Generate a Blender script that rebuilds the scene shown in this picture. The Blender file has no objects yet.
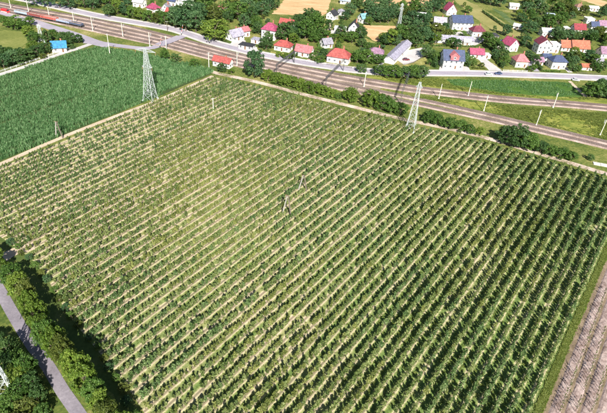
import bpy, math, random
import numpy as np
from mathutils import Vector, Matrix

random.seed(7); RNG = np.random.default_rng(7)
SC = bpy.context.scene
ROOT = SC.collection
rad = math.radians

# ------------------------------------------------------------------ camera
CAM_H, FPX, PITCH, ROLL = 110.0, 515.1, rad(35.63), rad(5.09)
fw = np.array([0, math.cos(PITCH), -math.sin(PITCH)]); r0 = np.array([1., 0, 0]); u0 = np.cross(r0, fw)
cr = math.cos(ROLL) * r0 + math.sin(ROLL) * u0; cu = -math.sin(ROLL) * r0 + math.cos(ROLL) * u0
cam = bpy.data.cameras.new('camera'); cam_o = bpy.data.objects.new('camera', cam); ROOT.objects.link(cam_o)
cam.sensor_width = 36.0; cam.lens = 36.0 * FPX / 607.0; cam.clip_start = 0.5; cam.clip_end = 20000
cam_o.matrix_world = Matrix(((cr[0], cu[0], -fw[0], 0), (cr[1], cu[1], -fw[1], 0), (cr[2], cu[2], -fw[2], CAM_H), (0, 0, 0, 1)))
SC.camera = cam_o

# ------------------------------------------------------------------ light
SUN_EL, SUN_AZ = rad(37), rad(168)          # azimuth clockwise from +Y: behind the camera, a little to its right
wd = bpy.data.worlds.new('World'); SC.world = wd; wd.use_nodes = True
nt = wd.node_tree; bg = nt.nodes['Background']
sky = nt.nodes.new('ShaderNodeTexSky'); sky.sky_type = 'NISHITA'; sky.sun_disc = False
sky.sun_elevation = SUN_EL; sky.sun_rotation = SUN_AZ; sky.air_density = 1.0; sky.dust_density = 0.6; sky.ozone_density = 1.0
nt.links.new(sky.outputs[0], bg.inputs[0]); bg.inputs[1].default_value = 0.055
sl = bpy.data.lights.new('sun', 'SUN'); sl.energy = 5.0; sl.angle = rad(0.5); sl.color = (1.0, 0.955, 0.87)
so = bpy.data.objects.new('sun', sl); ROOT.objects.link(so)
sdir = Vector((math.sin(SUN_AZ) * math.cos(SUN_EL), math.cos(SUN_AZ) * math.cos(SUN_EL), math.sin(SUN_EL)))
so.rotation_euler = sdir.to_track_quat('Z', 'Y').to_euler(); so.location = (0, 0, 200)
vs = SC.view_settings; vs.view_transform = 'Standard'; vs.look = 'None'; vs.exposure = 0.95; vs.gamma = 1.0; vs.use_curve_mapping = False
SC.cycles.max_bounces = 6; SC.cycles.diffuse_bounces = 3; SC.cycles.transparent_max_bounces = 4
SC.cycles.use_denoising = True

# ------------------------------------------------------------------ ground survey: photograph position -> metres on the ground
def G(x, y, z=0.0):
    d = fw + cr * (x - 303.5) / FPX - cu * (y - 206.5) / FPX
    t = (CAM_H - z) / -d[2]
    return np.array([d[0] * t, d[1] * t, z])
def PX(w):
    v = np.array(w, float) - np.array([0, 0, CAM_H]); z = v @ fw
    return 303.5 + FPX * (v @ cr) / z, 206.5 - FPX * (v @ cu) / z, z
def GP(pts, z=0.0): return [G(x, y, z) for x, y in pts]
def smooth(pts, step=4.0):
    """Catmull-Rom through ground points, resampled"""
    p = [np.array(q[:2], float) for q in pts]
    p = [2 * p[0] - p[1]] + p + [2 * p[-1] - p[-2]]
    out = []
    for i in range(1, len(p) - 2):
        n = max(2, int(np.linalg.norm(p[i + 1] - p[i]) / step))
        for k in range(n):
            t = k / n; a, b, c, d = p[i - 1:i + 3]
            out.append(.5 * (2 * b + (c - a) * t + (2 * a - 5 * b + 4 * c - d) * t * t + (3 * b - a - 3 * c + d) * t ** 3))
    out.append(p[-2])
    return np.array(out)
def inside(pt, poly):
    x, y = pt[0], pt[1]; c = False; n = len(poly); j = n - 1
    for i in range(n):
        xi, yi = poly[i][0], poly[i][1]; xj, yj = poly[j][0], poly[j][1]
        if (yi > y) != (yj > y) and x < (xj - xi) * (y - yi) / (yj - yi) + xi: c = not c
        j = i
    return c

# ------------------------------------------------------------------ materials
MATS = {}
def newmat(name):
    m = bpy.data.materials.new(name); m.use_nodes = True
    t = m.node_tree; b = t.nodes['Principled BSDF']
    return m, t, b
def _ramp(t, stops):
    r = t.nodes.new('ShaderNodeValToRGB'); e = r.color_ramp.elements
    while len(e) < len(stops): e.new(0.5)
    for el, (p, c) in zip(e, stops): el.position = p; el.color = (*c, 1)
    return r
def _noise(t, vec, scale, detail=4, rough=.55):
    n = t.nodes.new('ShaderNodeTexNoise'); n.inputs['Scale'].default_value = scale; n.inputs['Detail'].default_value = detail
    n.inputs['Roughness'].default_value = rough
    if vec is not None: t.links.new(vec, n.inputs['Vector'])
    return n
def _mix(t, fac, a, b, mode='MIX'):
    m = t.nodes.new('ShaderNodeMix'); m.data_type = 'RGBA'; m.blend_type = mode
    for s, v in ((m.inputs[0], fac), (m.inputs[6], a), (m.inputs[7], b)):
        if hasattr(v, 'is_output'): t.links.new(v, s)
        elif isinstance(v, (int, float)): s.default_value = v
        else: s.default_value = (*v, 1)
    return m.outputs[2]
def _math(t, op, a, b=None, c=None):
    m = t.nodes.new('ShaderNodeMath'); m.operation = op
    for i, v in enumerate((a, b, c)):
        if v is None: continue
        if hasattr(v, 'is_output'): t.links.new(v, m.inputs[i])
        else: m.inputs[i].default_value = v
    return m.outputs[0]
def _bump(t, b, h, strength, dist):
    n = t.nodes.new('ShaderNodeBump'); n.inputs['Strength'].default_value = strength; n.inputs['Distance'].default_value = dist
    t.links.new(h, n.inputs['Height']); t.links.new(n.outputs[0], b.inputs['Normal'])
def _pos(t):
    g = t.nodes.new('ShaderNodeNewGeometry'); return g.outputs['Position']

def plain(name, col, rough=.7, metal=0.0, var=.18, scale=2.0, bump=0.0):
    """painted / cast surface with uneven tone"""
    if name in MATS: return MATS[name]
    m, t, b = newmat(name)
    tc = t.nodes.new('ShaderNodeTexCoord')
    n = _noise(t, tc.outputs['Object'], scale)
    c1 = [max(0, c * (1 - var)) for c in col]; c2 = [min(1, c * (1 + var)) for c in col]
    r = _ramp(t, [(.3, c1), (.7, c2)]); t.links.new(n.outputs[0], r.inputs[0])
    t.links.new(r.outputs[0], b.inputs['Base Color'])
    b.inputs['Roughness'].default_value = rough; b.inputs['Metallic'].default_value = metal
    if bump: _bump(t, b, n.outputs[0], .6, bump)
    MATS[name] = m; return m

def roofmat(name, col):
    if name in MATS: return MATS[name]
    m, t, b = newmat(name); tc = t.nodes.new('ShaderNodeTexCoord')
    n = _noise(t, tc.outputs['Object'], .9, 5); n2 = _noise(t, tc.outputs['Object'], 6, 2)
    a = _math(t, 'ADD', _math(t, 'MULTIPLY', n.outputs[0], .7), _math(t, 'MULTIPLY', n2.outputs[0], .3))
    r = _ramp(t, [(.36, [c * .45 + .012 for c in col]), (.46, [c * .8 + .01 for c in col]), (.54, col), (.66, [min(1, c * 1.15 + .05) for c in col])])
    t.links.new(a, r.inputs[0]); t.links.new(r.outputs[0], b.inputs['Base Color'])
    w = t.nodes.new('ShaderNodeTexWave'); w.wave_type = 'BANDS'; w.bands_direction = 'Z'; w.inputs['Scale'].default_value = 1.6
    t.links.new(tc.outputs['Object'], w.inputs['Vector']); _bump(t, b, w.outputs[0], .5, .05)
    b.inputs['Roughness'].default_value = .6
    MATS[name] = m; return m

def leafmat(name, dark, mid, light, trans=.4):
    if name in MATS: return MATS[name]
    m, t, b = newmat(name)
    g = t.nodes.new('ShaderNodeNewGeometry'); oi = t.nodes.new('ShaderNodeObjectInfo')
    f = _math(t, 'ADD', _math(t, 'MULTIPLY', g.outputs['Random Per Island'], .62), _math(t, 'MULTIPLY', oi.outputs['Random'], .38))
    r = _ramp(t, [(.12, dark), (.5, mid), (.9, light)]); t.links.new(f, r.inputs[0])
    t.nodes.remove(b)
    d = t.nodes.new('ShaderNodeBsdfPrincipled'); d.inputs['Roughness'].default_value = .55; d.inputs['Specular IOR Level'].default_value = .35
    tr = t.nodes.new('ShaderNodeBsdfTranslucent')
    t.links.new(r.outputs[0], d.inputs['Base Color'])
    lt = _mix(t, .5, r.outputs[0], (.16, .24, .03)); t.links.new(lt, tr.inputs['Color'])
    mx = t.nodes.new('ShaderNodeMixShader'); mx.inputs[0].default_value = trans
    t.links.new(d.outputs[0], mx.inputs[1]); t.links.new(tr.outputs[0], mx.inputs[2])
    t.links.new(mx.outputs[0], t.nodes['Material Output'].inputs['Surface'])
    MATS[name] = m; return m

def groundmat(name, stops, scale=.05, fine=1.1, bump=.08, stretch=None, rot=0.0):
    """patchy ground: wide patches + fine mottling, in world metres"""
    if name in MATS: return MATS[name]
    m, t, b = newmat(name); p = _pos(t)
    if stretch:
        mp = t.nodes.new('ShaderNodeMapping'); mp.inputs['Rotation'].default_value = (0, 0, rot); mp.inputs['Scale'].default_value = stretch
        t.links.new(p, mp.inputs['Vector']); p = mp.outputs[0]
    n1 = _noise(t, p, scale, 6, .6); n2 = _noise(t, p, fine, 5, .7)
    a = _math(t, 'ADD', _math(t, 'MULTIPLY', n1.outputs[0], .55), _math(t, 'MULTIPLY', n2.outputs[0], .45))
    r = _ramp(t, stops); t.links.new(a, r.inputs[0]); t.links.new(r.outputs[0], b.inputs['Base Color'])
    b.inputs['Roughness'].default_value = .95; b.inputs['Specular IOR Level'].default_value = .15
    if bump: _bump(t, b, n2.outputs[0], .8, bump)
    MATS[name] = m; return m

LEAF = {
 'g': leafmat('leaf_mid_green', (.026, .07, .013), (.078, .165, .028), (.165, .265, .055)),
 'b': leafmat('leaf_yellow_green', (.05, .10, .013), (.135, .22, .028), (.26, .34, .06)),
 'd': leafmat('leaf_dark_green', (.02, .056, .016), (.06, .13, .034), (.135, .22, .065)),
 't': leafmat('leaf_blue_green', (.022, .064, .024), (.065, .148, .055), (.155, .255, .10)),
 'o': leafmat('leaf_olive', (.042, .068, .013), (.115, .15, .026), (.20, .23, .055)),
}
TONE = {'g': 'mid green', 'b': 'yellow green', 'd': 'dark green', 't': 'bluish green', 'o': 'olive green'}
M_ORCH = leafmat('leaf_orchard', (.045, .09, .022), (.18, .245, .065), (.40, .44, .18), .4)
M_ORCH2 = leafmat('leaf_orchard_cool', (.032, .08, .022), (.12, .20, .058), (.29, .38, .155), .38)
M_ORCH3 = leafmat('leaf_orchard_yellow', (.06, .09, .02), (.21, .25, .06), (.42, .43, .15), .38)
M_CORN = leafmat('leaf_maize', (.025, .09, .026), (.11, .25, .085), (.31, .45, .22), .38)
M_GRASS = leafmat('leaf_grass', (.07, .11, .016), (.15, .20, .035), (.27, .29, .075), .3)
M_REED = leafmat('leaf_reed', (.05, .08, .03), (.12, .16, .06), (.25, .29, .14), .3)
M_BARK = plain('bark', (.13, .10, .075), .9, var=.35, scale=3)
M_WHITE = plain('render_white', (.72, .70, .66), .85, var=.16, scale=1.1)
M_CREAM = plain('render_cream', (.76, .68, .52), .8, var=.08, scale=.7)
M_FRAME = plain('window_frame_white', (.78, .78, .76), .5, var=.05)
M_GLASS = plain('window_glass', (.03, .04, .055), .12, var=.3)
M_DOOR = plain('door_brown', (.16, .08, .045), .55)
M_CHIM = plain('chimney_brick', (.36, .15, .10), .85, var=.3)
M_STEEL = plain('galvanised_steel', (.52, .56, .56), .55, .3, var=.2)
M_STEELD = plain('dark_steel', (.09, .095, .10), .6, .3)
M_CONC = plain('concrete', (.55, .53, .48), .85, var=.15)
M_OLDC = plain('old_concrete', (.34, .32, .29), .9, var=.2)
M_POLE = plain('pale_concrete_mast', (.74, .71, .58), .75, var=.1)
M_WOOD = plain('weathered_pole_wood', (.15, .12, .10), .9, var=.3)
M_RAIL = plain('rail_steel', (.10, .065, .055), .55, .3, var=.3)
M_SLEEP = plain('sleeper_concrete', (.17, .145, .135), .9, var=.2)
M_RUB = plain('tyre_rubber', (.02, .02, .02), .9)
M_CERAM = plain('insulator_ceramic', (.30, .16, .10), .3)

# ------------------------------------------------------------------ mesh tools
class MB:
    def __init__(s): s.v = []; s.f = []; s.mi = []
    def face(s, pts, mi=0):
        b = len(s.v); s.v += [tuple(map(float, p)) for p in pts]; s.f.append(tuple(range(b, b + len(pts)))); s.mi.append(mi)
    def solid(s, pts, faces, mi=0):
        b = len(s.v); s.v += [tuple(map(float, p)) for p in pts]
        for f in faces: s.f.append(tuple(b + i for i in f)); s.mi.append(mi)
    def box(s, c, d, mi=0, rz=0.0):
        x, y, z = d[0] / 2, d[1] / 2, d[2] / 2; co, si = math.cos(rz), math.sin(rz)
        P = [(-x, -y, -z), (x, -y, -z), (x, y, -z), (-x, y, -z), (-x, -y, z), (x, -y, z), (x, y, z), (-x, y, z)]
        P = [(c[0] + p[0] * co - p[1] * si, c[1] + p[0] * si + p[1] * co, c[2] + p[2]) for p in P]
        s.solid(P, [(0, 3, 2, 1), (4, 5, 6, 7), (0, 1, 5, 4), (1, 2, 6, 5), (2, 3, 7, 6), (3, 0, 4, 7)], mi)
    def tube(s, path, radii, n=6, mi=0):
        b = len(s.v); L = len(path); path = [Vector(p) for p in path]
        for i, p in enumerate(path):
            d = (path[min(i + 1, L - 1)] - path[max(i - 1, 0)]).normalized()
            a = d.orthogonal().normalized(); c = d.cross(a); r = radii[i] if hasattr(radii, '__len__') else radii
            for k in range(n):
                an = 2 * math.pi * k / n; q = p + a * (r * math.cos(an)) + c * (r * math.sin(an)); s.v.append(tuple(q))
        for i in range(L - 1):
            for k in range(n):
                k2 = (k + 1) % n
                s.f.append((b + i * n + k, b + i * n + k2, b + (i + 1) * n + k2, b + (i + 1) * n + k)); s.mi.append(mi)
        s.f.append(tuple(b + k for k in reversed(range(n)))); s.mi.append(mi)
        s.f.append(tuple(b + (L - 1) * n + k for k in range(n))); s.mi.append(mi)
    def bar(s, p, q, w, mi=0): s.tube([p, q], w / 2 * 1.25, 4, mi)
    def mesh(s, name, *mats):
        me = bpy.data.meshes.new(name); me.from_pydata(s.v, [], s.f)
        for m in mats: me.materials.append(m)
        if len(mats) > 1: me.polygons.foreach_set('material_index', s.mi)
        me.update(); return me

def quads_mesh(name, V, mats, mi=None):
    """V: (n,4,3) leaf quads"""
    n = len(V); me = bpy.data.meshes.new(name)
    me.vertices.add(n * 4); me.loops.add(n * 4); me.polygons.add(n)
    me.vertices.foreach_set('co', V.reshape(-1).astype(np.float32)); me.loops.foreach_set('vertex_index', np.arange(n * 4, dtype=np.int32))
    me.polygons.foreach_set('loop_start', np.arange(0, n * 4, 4, dtype=np.int32))
    for m in mats: me.materials.append(m)
    if mi is not None: me.polygons.foreach_set('material_index', mi)
    me.update(calc_edges=True); me.validate(); return me

def link(name, me, parent=None, loc=(0, 0, 0), rz=0.0, sc=None):
    o = bpy.data.objects.new(name, me); ROOT.objects.link(o); o.location = tuple(map(float, loc)); o.rotation_euler = (0, 0, rz)
    if sc is not None: o.scale = sc if hasattr(sc, '__len__') else (sc, sc, sc)
    if parent is not None: o.parent = parent
    return o
def tag(o, label=None, cat=None, group=None, kind=None):
    if label: o['label'] = label
    if cat: o['category'] = cat
    if group: o['group'] = group
    if kind: o['kind'] = kind
    return o
def structure(name, me, label): return tag(link(name, me), label, kind='structure')

def sheet(name, poly, z, mat, label, rough=None):
    mb = MB(); from mathutils.geometry import tessellate_polygon
    rough = {'railway_formation': 0, 'level_crossing': 0, 'bare_field': .25, 'grass_verge': .3, 'field': 0, 'yard': .2, 'driveway': .25, 'forecourt': .1, 'courtyard': .25, 'garden_path': .2}.get(name, .8) if rough is None else rough
    if rough:
        rg = random.Random(len(label)); out = []
        for i in range(len(poly)):
            a, c = np.array(poly[i][:2]), np.array(poly[(i + 1) % len(poly)][:2]); L = np.linalg.norm(c - a); n = max(1, int(L / 2.2))
            for k in range(n): out.append(a + (c - a) * k / n + np.array([rg.gauss(0, rough * .6), rg.gauss(0, rough * .6)]) * (0 if k == 0 else 1))
        poly = out
    P = [(p[0], p[1], z) for p in poly]
    mb.v = P
    for tri in tessellate_polygon([[Vector(p) for p in P]]):
        a, b, c = [Vector(P[i]) for i in tri]
        tri = tri if (b - a).cross(c - a).z > 0 else tri[::-1]
        mb.f.append(tuple(tri)); mb.mi.append(0)
    me = mb.mesh(name, mat)
    return structure(name, me, label)
def ribbon(path, half, z, mb=None, crown=0.0, off=0.0, mi=0):
    mb = mb or MB(); n = len(path); L = []
    for i in range(n):
        d = path[min(i + 1, n - 1)] - path[max(i - 1, 0)]; d = d / (np.linalg.norm(d) + 1e-9); nn = np.array([-d[1], d[0]])
        h = half[i] if hasattr(half, '__len__') else half
        L.append((path[i] + nn * (off + h), path[i] + nn * off, path[i] + nn * (off - h)))
    b = len(mb.v)
    for a, c, e in L: mb.v += [(a[0], a[1], z), (c[0], c[1], z + crown), (e[0], e[1], z)]
    for i in range(n - 1):
        q = b + 3 * i
        mb.f += [(q + 1, q, q + 3, q + 4), (q + 2, q + 1, q + 4, q + 5)]; mb.mi += [mi, mi]
    return mb

def scatter(name, pts, rz, sc, idx, templates, label, cat):
    """uncountable growth: geometry-nodes instances of template meshes on points"""
    col = bpy.data.collections.new(name + '_sorts')
    for i, me in enumerate(templates):
        t = bpy.data.objects.new('%s_sort_%02d' % (name, i), me); col.objects.link(t)
    me = bpy.data.meshes.new(name); me.vertices.add(len(pts)); me.vertices.foreach_set('co', np.asarray(pts, np.float32).reshape(-1))
    for an, ty, da in (('rz', 'FLOAT', rz), ('sc', 'FLOAT', sc), ('ix', 'INT', idx)):
        a = me.attributes.new(an, ty, 'POINT'); a.data.foreach_set('value', np.asarray(da, np.int32 if ty == 'INT' else np.float32))
    ng = bpy.data.node_groups.new(name + '_nodes', 'GeometryNodeTree')
    ng.interface.new_socket('Geometry', in_out='INPUT', socket_type='NodeSocketGeometry'); ng.interface.new_socket('Geometry', in_out='OUTPUT', socket_type='NodeSocketGeometry')
    N = ng.nodes; gi = N.new('NodeGroupInput'); go = N.new('NodeGroupOutput'); ip = N.new('GeometryNodeInstanceOnPoints')
    ci = N.new('GeometryNodeCollectionInfo'); ci.inputs['Collection'].default_value = col; ci.inputs['Separate Children'].default_value = True; ci.inputs['Reset Children'].default_value = True
    def at(an, ty):
        q = N.new('GeometryNodeInputNamedAttribute'); q.data_type = ty; q.inputs['Name'].default_value = an
        return q.outputs['Attribute']
    cb = N.new('ShaderNodeCombineXYZ'); ng.links.new(at('rz', 'FLOAT'), cb.inputs[2])
    ng.links.new(gi.outputs[0], ip.inputs['Points']); ng.links.new(ci.outputs[0], ip.inputs['Instance']); ip.inputs['Pick Instance'].default_value = True
    ng.links.new(at('ix', 'INT'), ip.inputs['Instance Index']); ng.links.new(cb.outputs[0], ip.inputs['Rotation']); ng.links.new(at('sc', 'FLOAT'), ip.inputs['Scale'])
    ng.links.new(ip.outputs[0], go.inputs[0])
    o = link(name, me); md = o.modifiers.new('growth', 'NODES'); md.node_group = ng
    return tag(o, label, cat, kind='stuff')

ORD = ['first', 'second', 'third', 'fourth', 'fifth', 'sixth', 'seventh', 'eighth', 'ninth', 'tenth', 'eleventh', 'twelfth', 'thirteenth', 'fourteenth', 'fifteenth', 'sixteenth', 'seventeenth', 'eighteenth', 'nineteenth', 'twentieth', 'twenty-first', 'twenty-second', 'twenty-third', 'twenty-fourth', 'twenty-fifth', 'twenty-sixth', 'twenty-seventh', 'twenty-eighth', 'twenty-ninth', 'thirtieth']

# ------------------------------------------------------------------ ground (one sheet to the horizon)
DL = [(-46, 205), (-20, 232), (2, 250), (20, 266), (38, 298), (54, 334), (74, 359), (99, 384), (125, 414), (150, 446), (185, 490)]
DR = [(-38, 200), (-8, 226), (15, 246), (31, 258), (48, 275), (62, 302), (78, 323), (103, 350), (121, 376), (136, 408), (165, 440), (200, 484)]
DITCH = GP(DL) + GP(DR)[::-1]
B = 6000.0; mb = MB()
for i in range(12):
    for j in range(12):
        c = [-B, -2500, -900, -500, -300, -150, 0, 150, 300, 500, 900, 2500, B]
        mb.face([(c[i], c[j], 0), (c[i + 1], c[j], 0), (c[i + 1], c[j + 1], 0), (c[i], c[j + 1], 0)])
M_GND = groundmat('ground_grass', [(.36, (.03, .058, .014)), (.45, (.075, .11, .024)), (.53, (.15, .17, .04)), (.60, (.27, .24, .09)), (.70, (.46, .38, .22))], .045, .8, .12)
structure('ground', mb.mesh('ground', M_GND), 'flat grassy land spreading out under the village and the orchard')
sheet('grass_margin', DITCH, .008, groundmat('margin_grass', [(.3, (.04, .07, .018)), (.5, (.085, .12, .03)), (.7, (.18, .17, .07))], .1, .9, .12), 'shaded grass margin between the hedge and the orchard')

# ------------------------------------------------------------------ orchard frame: rows fan slightly from one boundary to the other
OC = G(300, 240)[:2]; TH0 = rad(57.3)
ONV = np.array([math.sin(TH0), -math.cos(TH0)])           # across the rows, growing to the right
def theta(u): return rad(57.3) - rad(1.9) * np.clip(u / 95.0, -1.3, 1.3)
def RP(u, v):
    th = theta(u); return OC + ONV * u + np.array([math.cos(th), math.sin(th)]) * v
OPX = [(-70, 196), (0, 167), (58, 142), (120, 117), (160, 101), (214, 77), (255, 86), (300, 98), (350, 111), (400, 123), (450, 134), (490, 144), (530, 156), (560, 165), (607, 179), (634, 188),
       (604, 250), (568, 331), (533, 413), (505, 478), (182, 478), (152, 425), (132, 394), (116, 372), (97, 350), (73, 321), (58, 298), (45, 274), (30, 258), (10, 243), (-32, 216)]
OPOLY = np.array(GP(OPX))[:, :2]
def vrange(u):
    """where the row at u enters and leaves the orchard"""
    a = RP(u, -400.); d = RP(u, 400.) - a; hits = []
    for i in range(len(OPOLY)):
        p, q = OPOLY[i], OPOLY[(i + 1) % len(OPOLY)]; e = q - p; den = d[0] * e[1] - d[1] * e[0]
        if abs(den) < 1e-9: continue
        w = p - a; s = (w[0] * e[1] - w[1] * e[0]) / den; r = (w[0] * d[1] - w[1] * d[0]) / den
        if 0 <= r <= 1: hits.append(s * 800 - 400)
    return (min(hits), max(hits)) if len(hits) >= 2 else None
SP = 3.12
KS = [k for k in range(-60, 60) if vrange(k * SP)]
mb = MB(); uvs = []
for k in KS:
    ra, rb = vrange((k - .5) * SP), vrange((k + .5) * SP)
    rm = vrange(k * SP); ra = ra or rm; rb = rb or rm; ua, ub = (k - .5) * SP, (k + .5) * SP
    N = 12
    for i in range(N):
        f0, f1 = i / N, (i + 1) / N
        c = [(ua, ra[0] + (ra[1] - ra[0]) * f1), (ua, ra[0] + (ra[1] - ra[0]) * f0), (ub, rb[0] + (rb[1] - rb[0]) * f0), (ub, rb[0] + (rb[1] - rb[0]) * f1)]
        mb.face([(*RP(u, v), .02) for u, v in c]); uvs += c
mo, t, b = newmat('orchard_floor'); uvn = t.nodes.new('ShaderNodeUVMap'); uvn.uv_map = 'rows'
sx = t.nodes.new('ShaderNodeSeparateXYZ'); t.links.new(uvn.outputs[0], sx.inputs[0]); p = _pos(t)
nf = _noise(t, p, .9, 5, .7); nm = _noise(t, p, .16, 4); nb = _noise(t, p, .018, 3)
cv = t.nodes.new('ShaderNodeCombineXYZ'); t.links.new(_math(t, 'MULTIPLY', sx.outputs[0], .16), cv.inputs[0]); t.links.new(_math(t, 'MULTIPLY', sx.outputs[1], .012), cv.inputs[1]); nr = _noise(t, cv.outputs[0], 1.0, 3)
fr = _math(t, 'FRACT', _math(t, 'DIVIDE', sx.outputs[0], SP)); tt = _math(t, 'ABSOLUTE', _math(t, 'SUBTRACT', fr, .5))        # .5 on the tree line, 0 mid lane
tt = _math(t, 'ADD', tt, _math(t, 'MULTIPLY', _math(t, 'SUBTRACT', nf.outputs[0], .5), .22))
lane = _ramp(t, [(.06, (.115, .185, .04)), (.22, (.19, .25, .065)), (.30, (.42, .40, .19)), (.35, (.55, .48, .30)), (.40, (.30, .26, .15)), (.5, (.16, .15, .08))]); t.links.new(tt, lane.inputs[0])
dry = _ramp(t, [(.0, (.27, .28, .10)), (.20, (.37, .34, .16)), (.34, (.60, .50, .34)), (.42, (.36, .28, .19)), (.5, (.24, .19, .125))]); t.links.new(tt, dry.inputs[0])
fz = _ramp(t, [(.42, (0, 0, 0)), (.62, (1, 1, 1))])
t.links.new(_math(t, 'ADD', _math(t, 'ADD', _math(t, 'MULTIPLY', nm.outputs[0], .5), _math(t, 'MULTIPLY', nb.outputs[0], .5)), _math(t, 'ADD', _math(t, 'MULTIPLY', sx.outputs[0], -.0011), _math(t, 'MULTIPLY', _math(t, 'SUBTRACT', nr.outputs[0], .5), .55))), fz.inputs[0])
cc = _mix(t, fz.outputs[0], lane.outputs[0], dry.outputs[0])
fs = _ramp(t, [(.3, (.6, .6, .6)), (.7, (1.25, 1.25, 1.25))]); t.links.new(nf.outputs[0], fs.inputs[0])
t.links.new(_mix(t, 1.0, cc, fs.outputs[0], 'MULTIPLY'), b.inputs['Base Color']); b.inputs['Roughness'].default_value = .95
_bump(t, b, nf.outputs[0], .9, .12)
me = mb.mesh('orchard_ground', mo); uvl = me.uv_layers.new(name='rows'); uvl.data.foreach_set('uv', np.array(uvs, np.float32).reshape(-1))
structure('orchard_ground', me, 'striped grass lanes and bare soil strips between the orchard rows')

# ------------------------------------------------------------------ field and land sheets
CORN = GP([(-70, 104), (0, 77), (50, 60), (78, 51.5), (96, 47.5), (128, 51), (150, 55.5), (161, 58.5), (174, 61.5), (190, 63.5), (203, 67.5), (214, 71), (210, 74.5), (156, 97.5), (120, 112), (65, 134.5), (0, 161.5), (-70, 190)])
sheet('field', CORN, .03, groundmat('maize_soil', [(.3, (.03, .05, .018)), (.6, (.06, .09, .03)), (.8, (.14, .12, .07))], .2, 1.5), 'soil under the green maize in the upper left')
M_DIRT = groundmat('dirt_track', [(.3, (.30, .22, .15)), (.5, (.50, .40, .30)), (.7, (.66, .54, .42))], .12, 1.3, .05)
def path_sheet(name, px, half, z, mat, label, step=4.0, crown=0.0):
    p = smooth(GP(px), step); return structure(name, ribbon(p, half, z, crown=crown).mesh(name, mat), label)
path_sheet('dirt_track', [(-70, 193.5), (0, 164.3), (58, 139), (120, 114.6), (160, 99.5), (213, 76)], 1.15, .045, M_DIRT, 'bare brown strip between maize field and orchard')
path_sheet('farm_track', [(207, 70), (218, 73.5), (255, 81.5), (300, 93.5), (350, 106), (400, 118.5), (450, 129), (490, 139), (530, 151), (560, 160), (607, 174), (660, 190)], 1.75, .055, groundmat('track_dust', [(.40, (.14, .14, .05)), (.47, (.34, .27, .20)), (.54, (.52, .42, .35)), (.66, (.66, .55, .47))], .13, 1.1, .05), 'pale dusty farm track along the far edge of the orchard')
# right-hand strip and the bare beds
strip = GP([(634, 188), (604, 250), (568, 331), (533, 413), (505, 478), (515, 478), (542.5, 413), (575.5, 331), (610, 250), (639, 188)])
sheet('grass_verge', strip, .03, groundmat('verge_grass', [(.3, (.05, .10, .010)), (.5, (.10, .18, .016)), (.7, (.17, .23, .035))], .1, 1.0), 'bright green grass strip between orchard and bare beds')
bare = GP([(639, 188), (610, 250), (575.5, 331), (542.5, 413), (515, 478), (760, 478), (760, 188)])
sheet('bare_field', bare, .012, groundmat('bare_soil', [(.3, (.10, .075, .045)), (.5, (.20, .15, .10)), (.7, (.34, .26, .18))], .2, 1.4, .1), 'brown bare soil of the field at bottom right')
M_BED = groundmat('bed_soil', [(.36, (.15, .105, .085)), (.44, (.24, .175, .155)), (.53, (.34, .26, .235)), (.64, (.46, .37, .33))], .3, 1.2, .1)
EDGE0, EDGE1 = G(546, 413)[:2], G(612.5, 250)[:2]; ED = (EDGE1 - EDGE0) / np.linalg.norm(EDGE1 - EDGE0); EN = np.array([ED[1], -ED[0]])
beds = []
for k in range(9):
    c = EDGE0 + EN * (1.7 + k * 3.15)
    mb = MB(); S = np.arange(-28, 130, 1.5); prof = [(-1.25, 0), (-.9, .17), (-.3, .24), (.4, .23), (.95, .15), (1.25, 0)]
    for i, s in enumerate(S):
        for (w, h) in prof:
            jit = RNG.normal() * .05; q = c + ED * s + EN * (w + jit); mb.v.append((q[0], q[1], h + .012 + (RNG.normal() * .025 if h else 0)))
    n = len(prof)
    for i in range(len(S) - 1):
        for j in range(n - 1):
            q = i * n + j; mb.f.append((q, q + n, q + n + 1, q + 1)); mb.mi.append(0)
    bd = structure('planting_bed', mb.mesh('planting_bed', M_BED), ORD[k] + ' lilac grey soil bed to the right of the green grass strip'); beds.append(c)
# meadow, fields in the distance
M_MEAD = groundmat('meadow_grass', [(.34, (.05, .085, .016)), (.44, (.12, .16, .028)), (.54, (.24, .25, .05)), (.66, (.40, .35, .13))], .09, .9, .12, (1, 2.4, 1), rad(10))
sheet('meadow', GP([(395, 96), (430, 97), (500, 105), (560, 110), (607, 114), (700, 122), (700, 163), (607, 140), (540, 124), (490, 112.5), (440, 102)]), .012, M_MEAD, 'rough yellow green grass wedge between the two railway lines')
sheet('crop_strip', GP([(446, 79), (500, 80), (560, 82), (571, 83.5), (585, 97), (560, 97), (500, 93), (452, 85)]), .02, groundmat('crop_green', [(.3, (.03, .075, .014)), (.5, (.06, .13, .022)), (.72, (.14, .19, .045))], .1, .8, .15, (1, 3, 1), rad(9)), 'deep green crop strip between village road and railway')
sheet('verge', GP([(372, 76), (430, 78), (446, 79), (452, 85), (500, 93), (560, 97), (585, 97), (640, 101), (640, 107), (560, 99.5), (500, 95), (440, 88), (400, 83), (365, 77)]), .016, M_MEAD, 'yellow green grass verge below the village road')
M_STRAW = groundmat('stubble', [(.34, (.36, .22, .11)), (.46, (.50, .32, .16)), (.56, (.60, .41, .23)), (.68, (.70, .53, .33))], .05, .6, .08, (1, 4, 1), rad(25))
sheet('stubble_field', GP([(272, 14), (284, 0), (296, -14), (345, -14), (331, 0), (326, 14), (318, 17), (306, 12), (298, 15)]), .02, M_STRAW, 'large orange tan stubble field at the top of the photo')
sheet('stubble_field', GP([(364, 25), (396, 26), (397, 30), (387, 35), (379, 42), (372, 40), (367, 35)]), .02, M_STRAW, 'small orange tan field behind the long grey shed')
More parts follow.
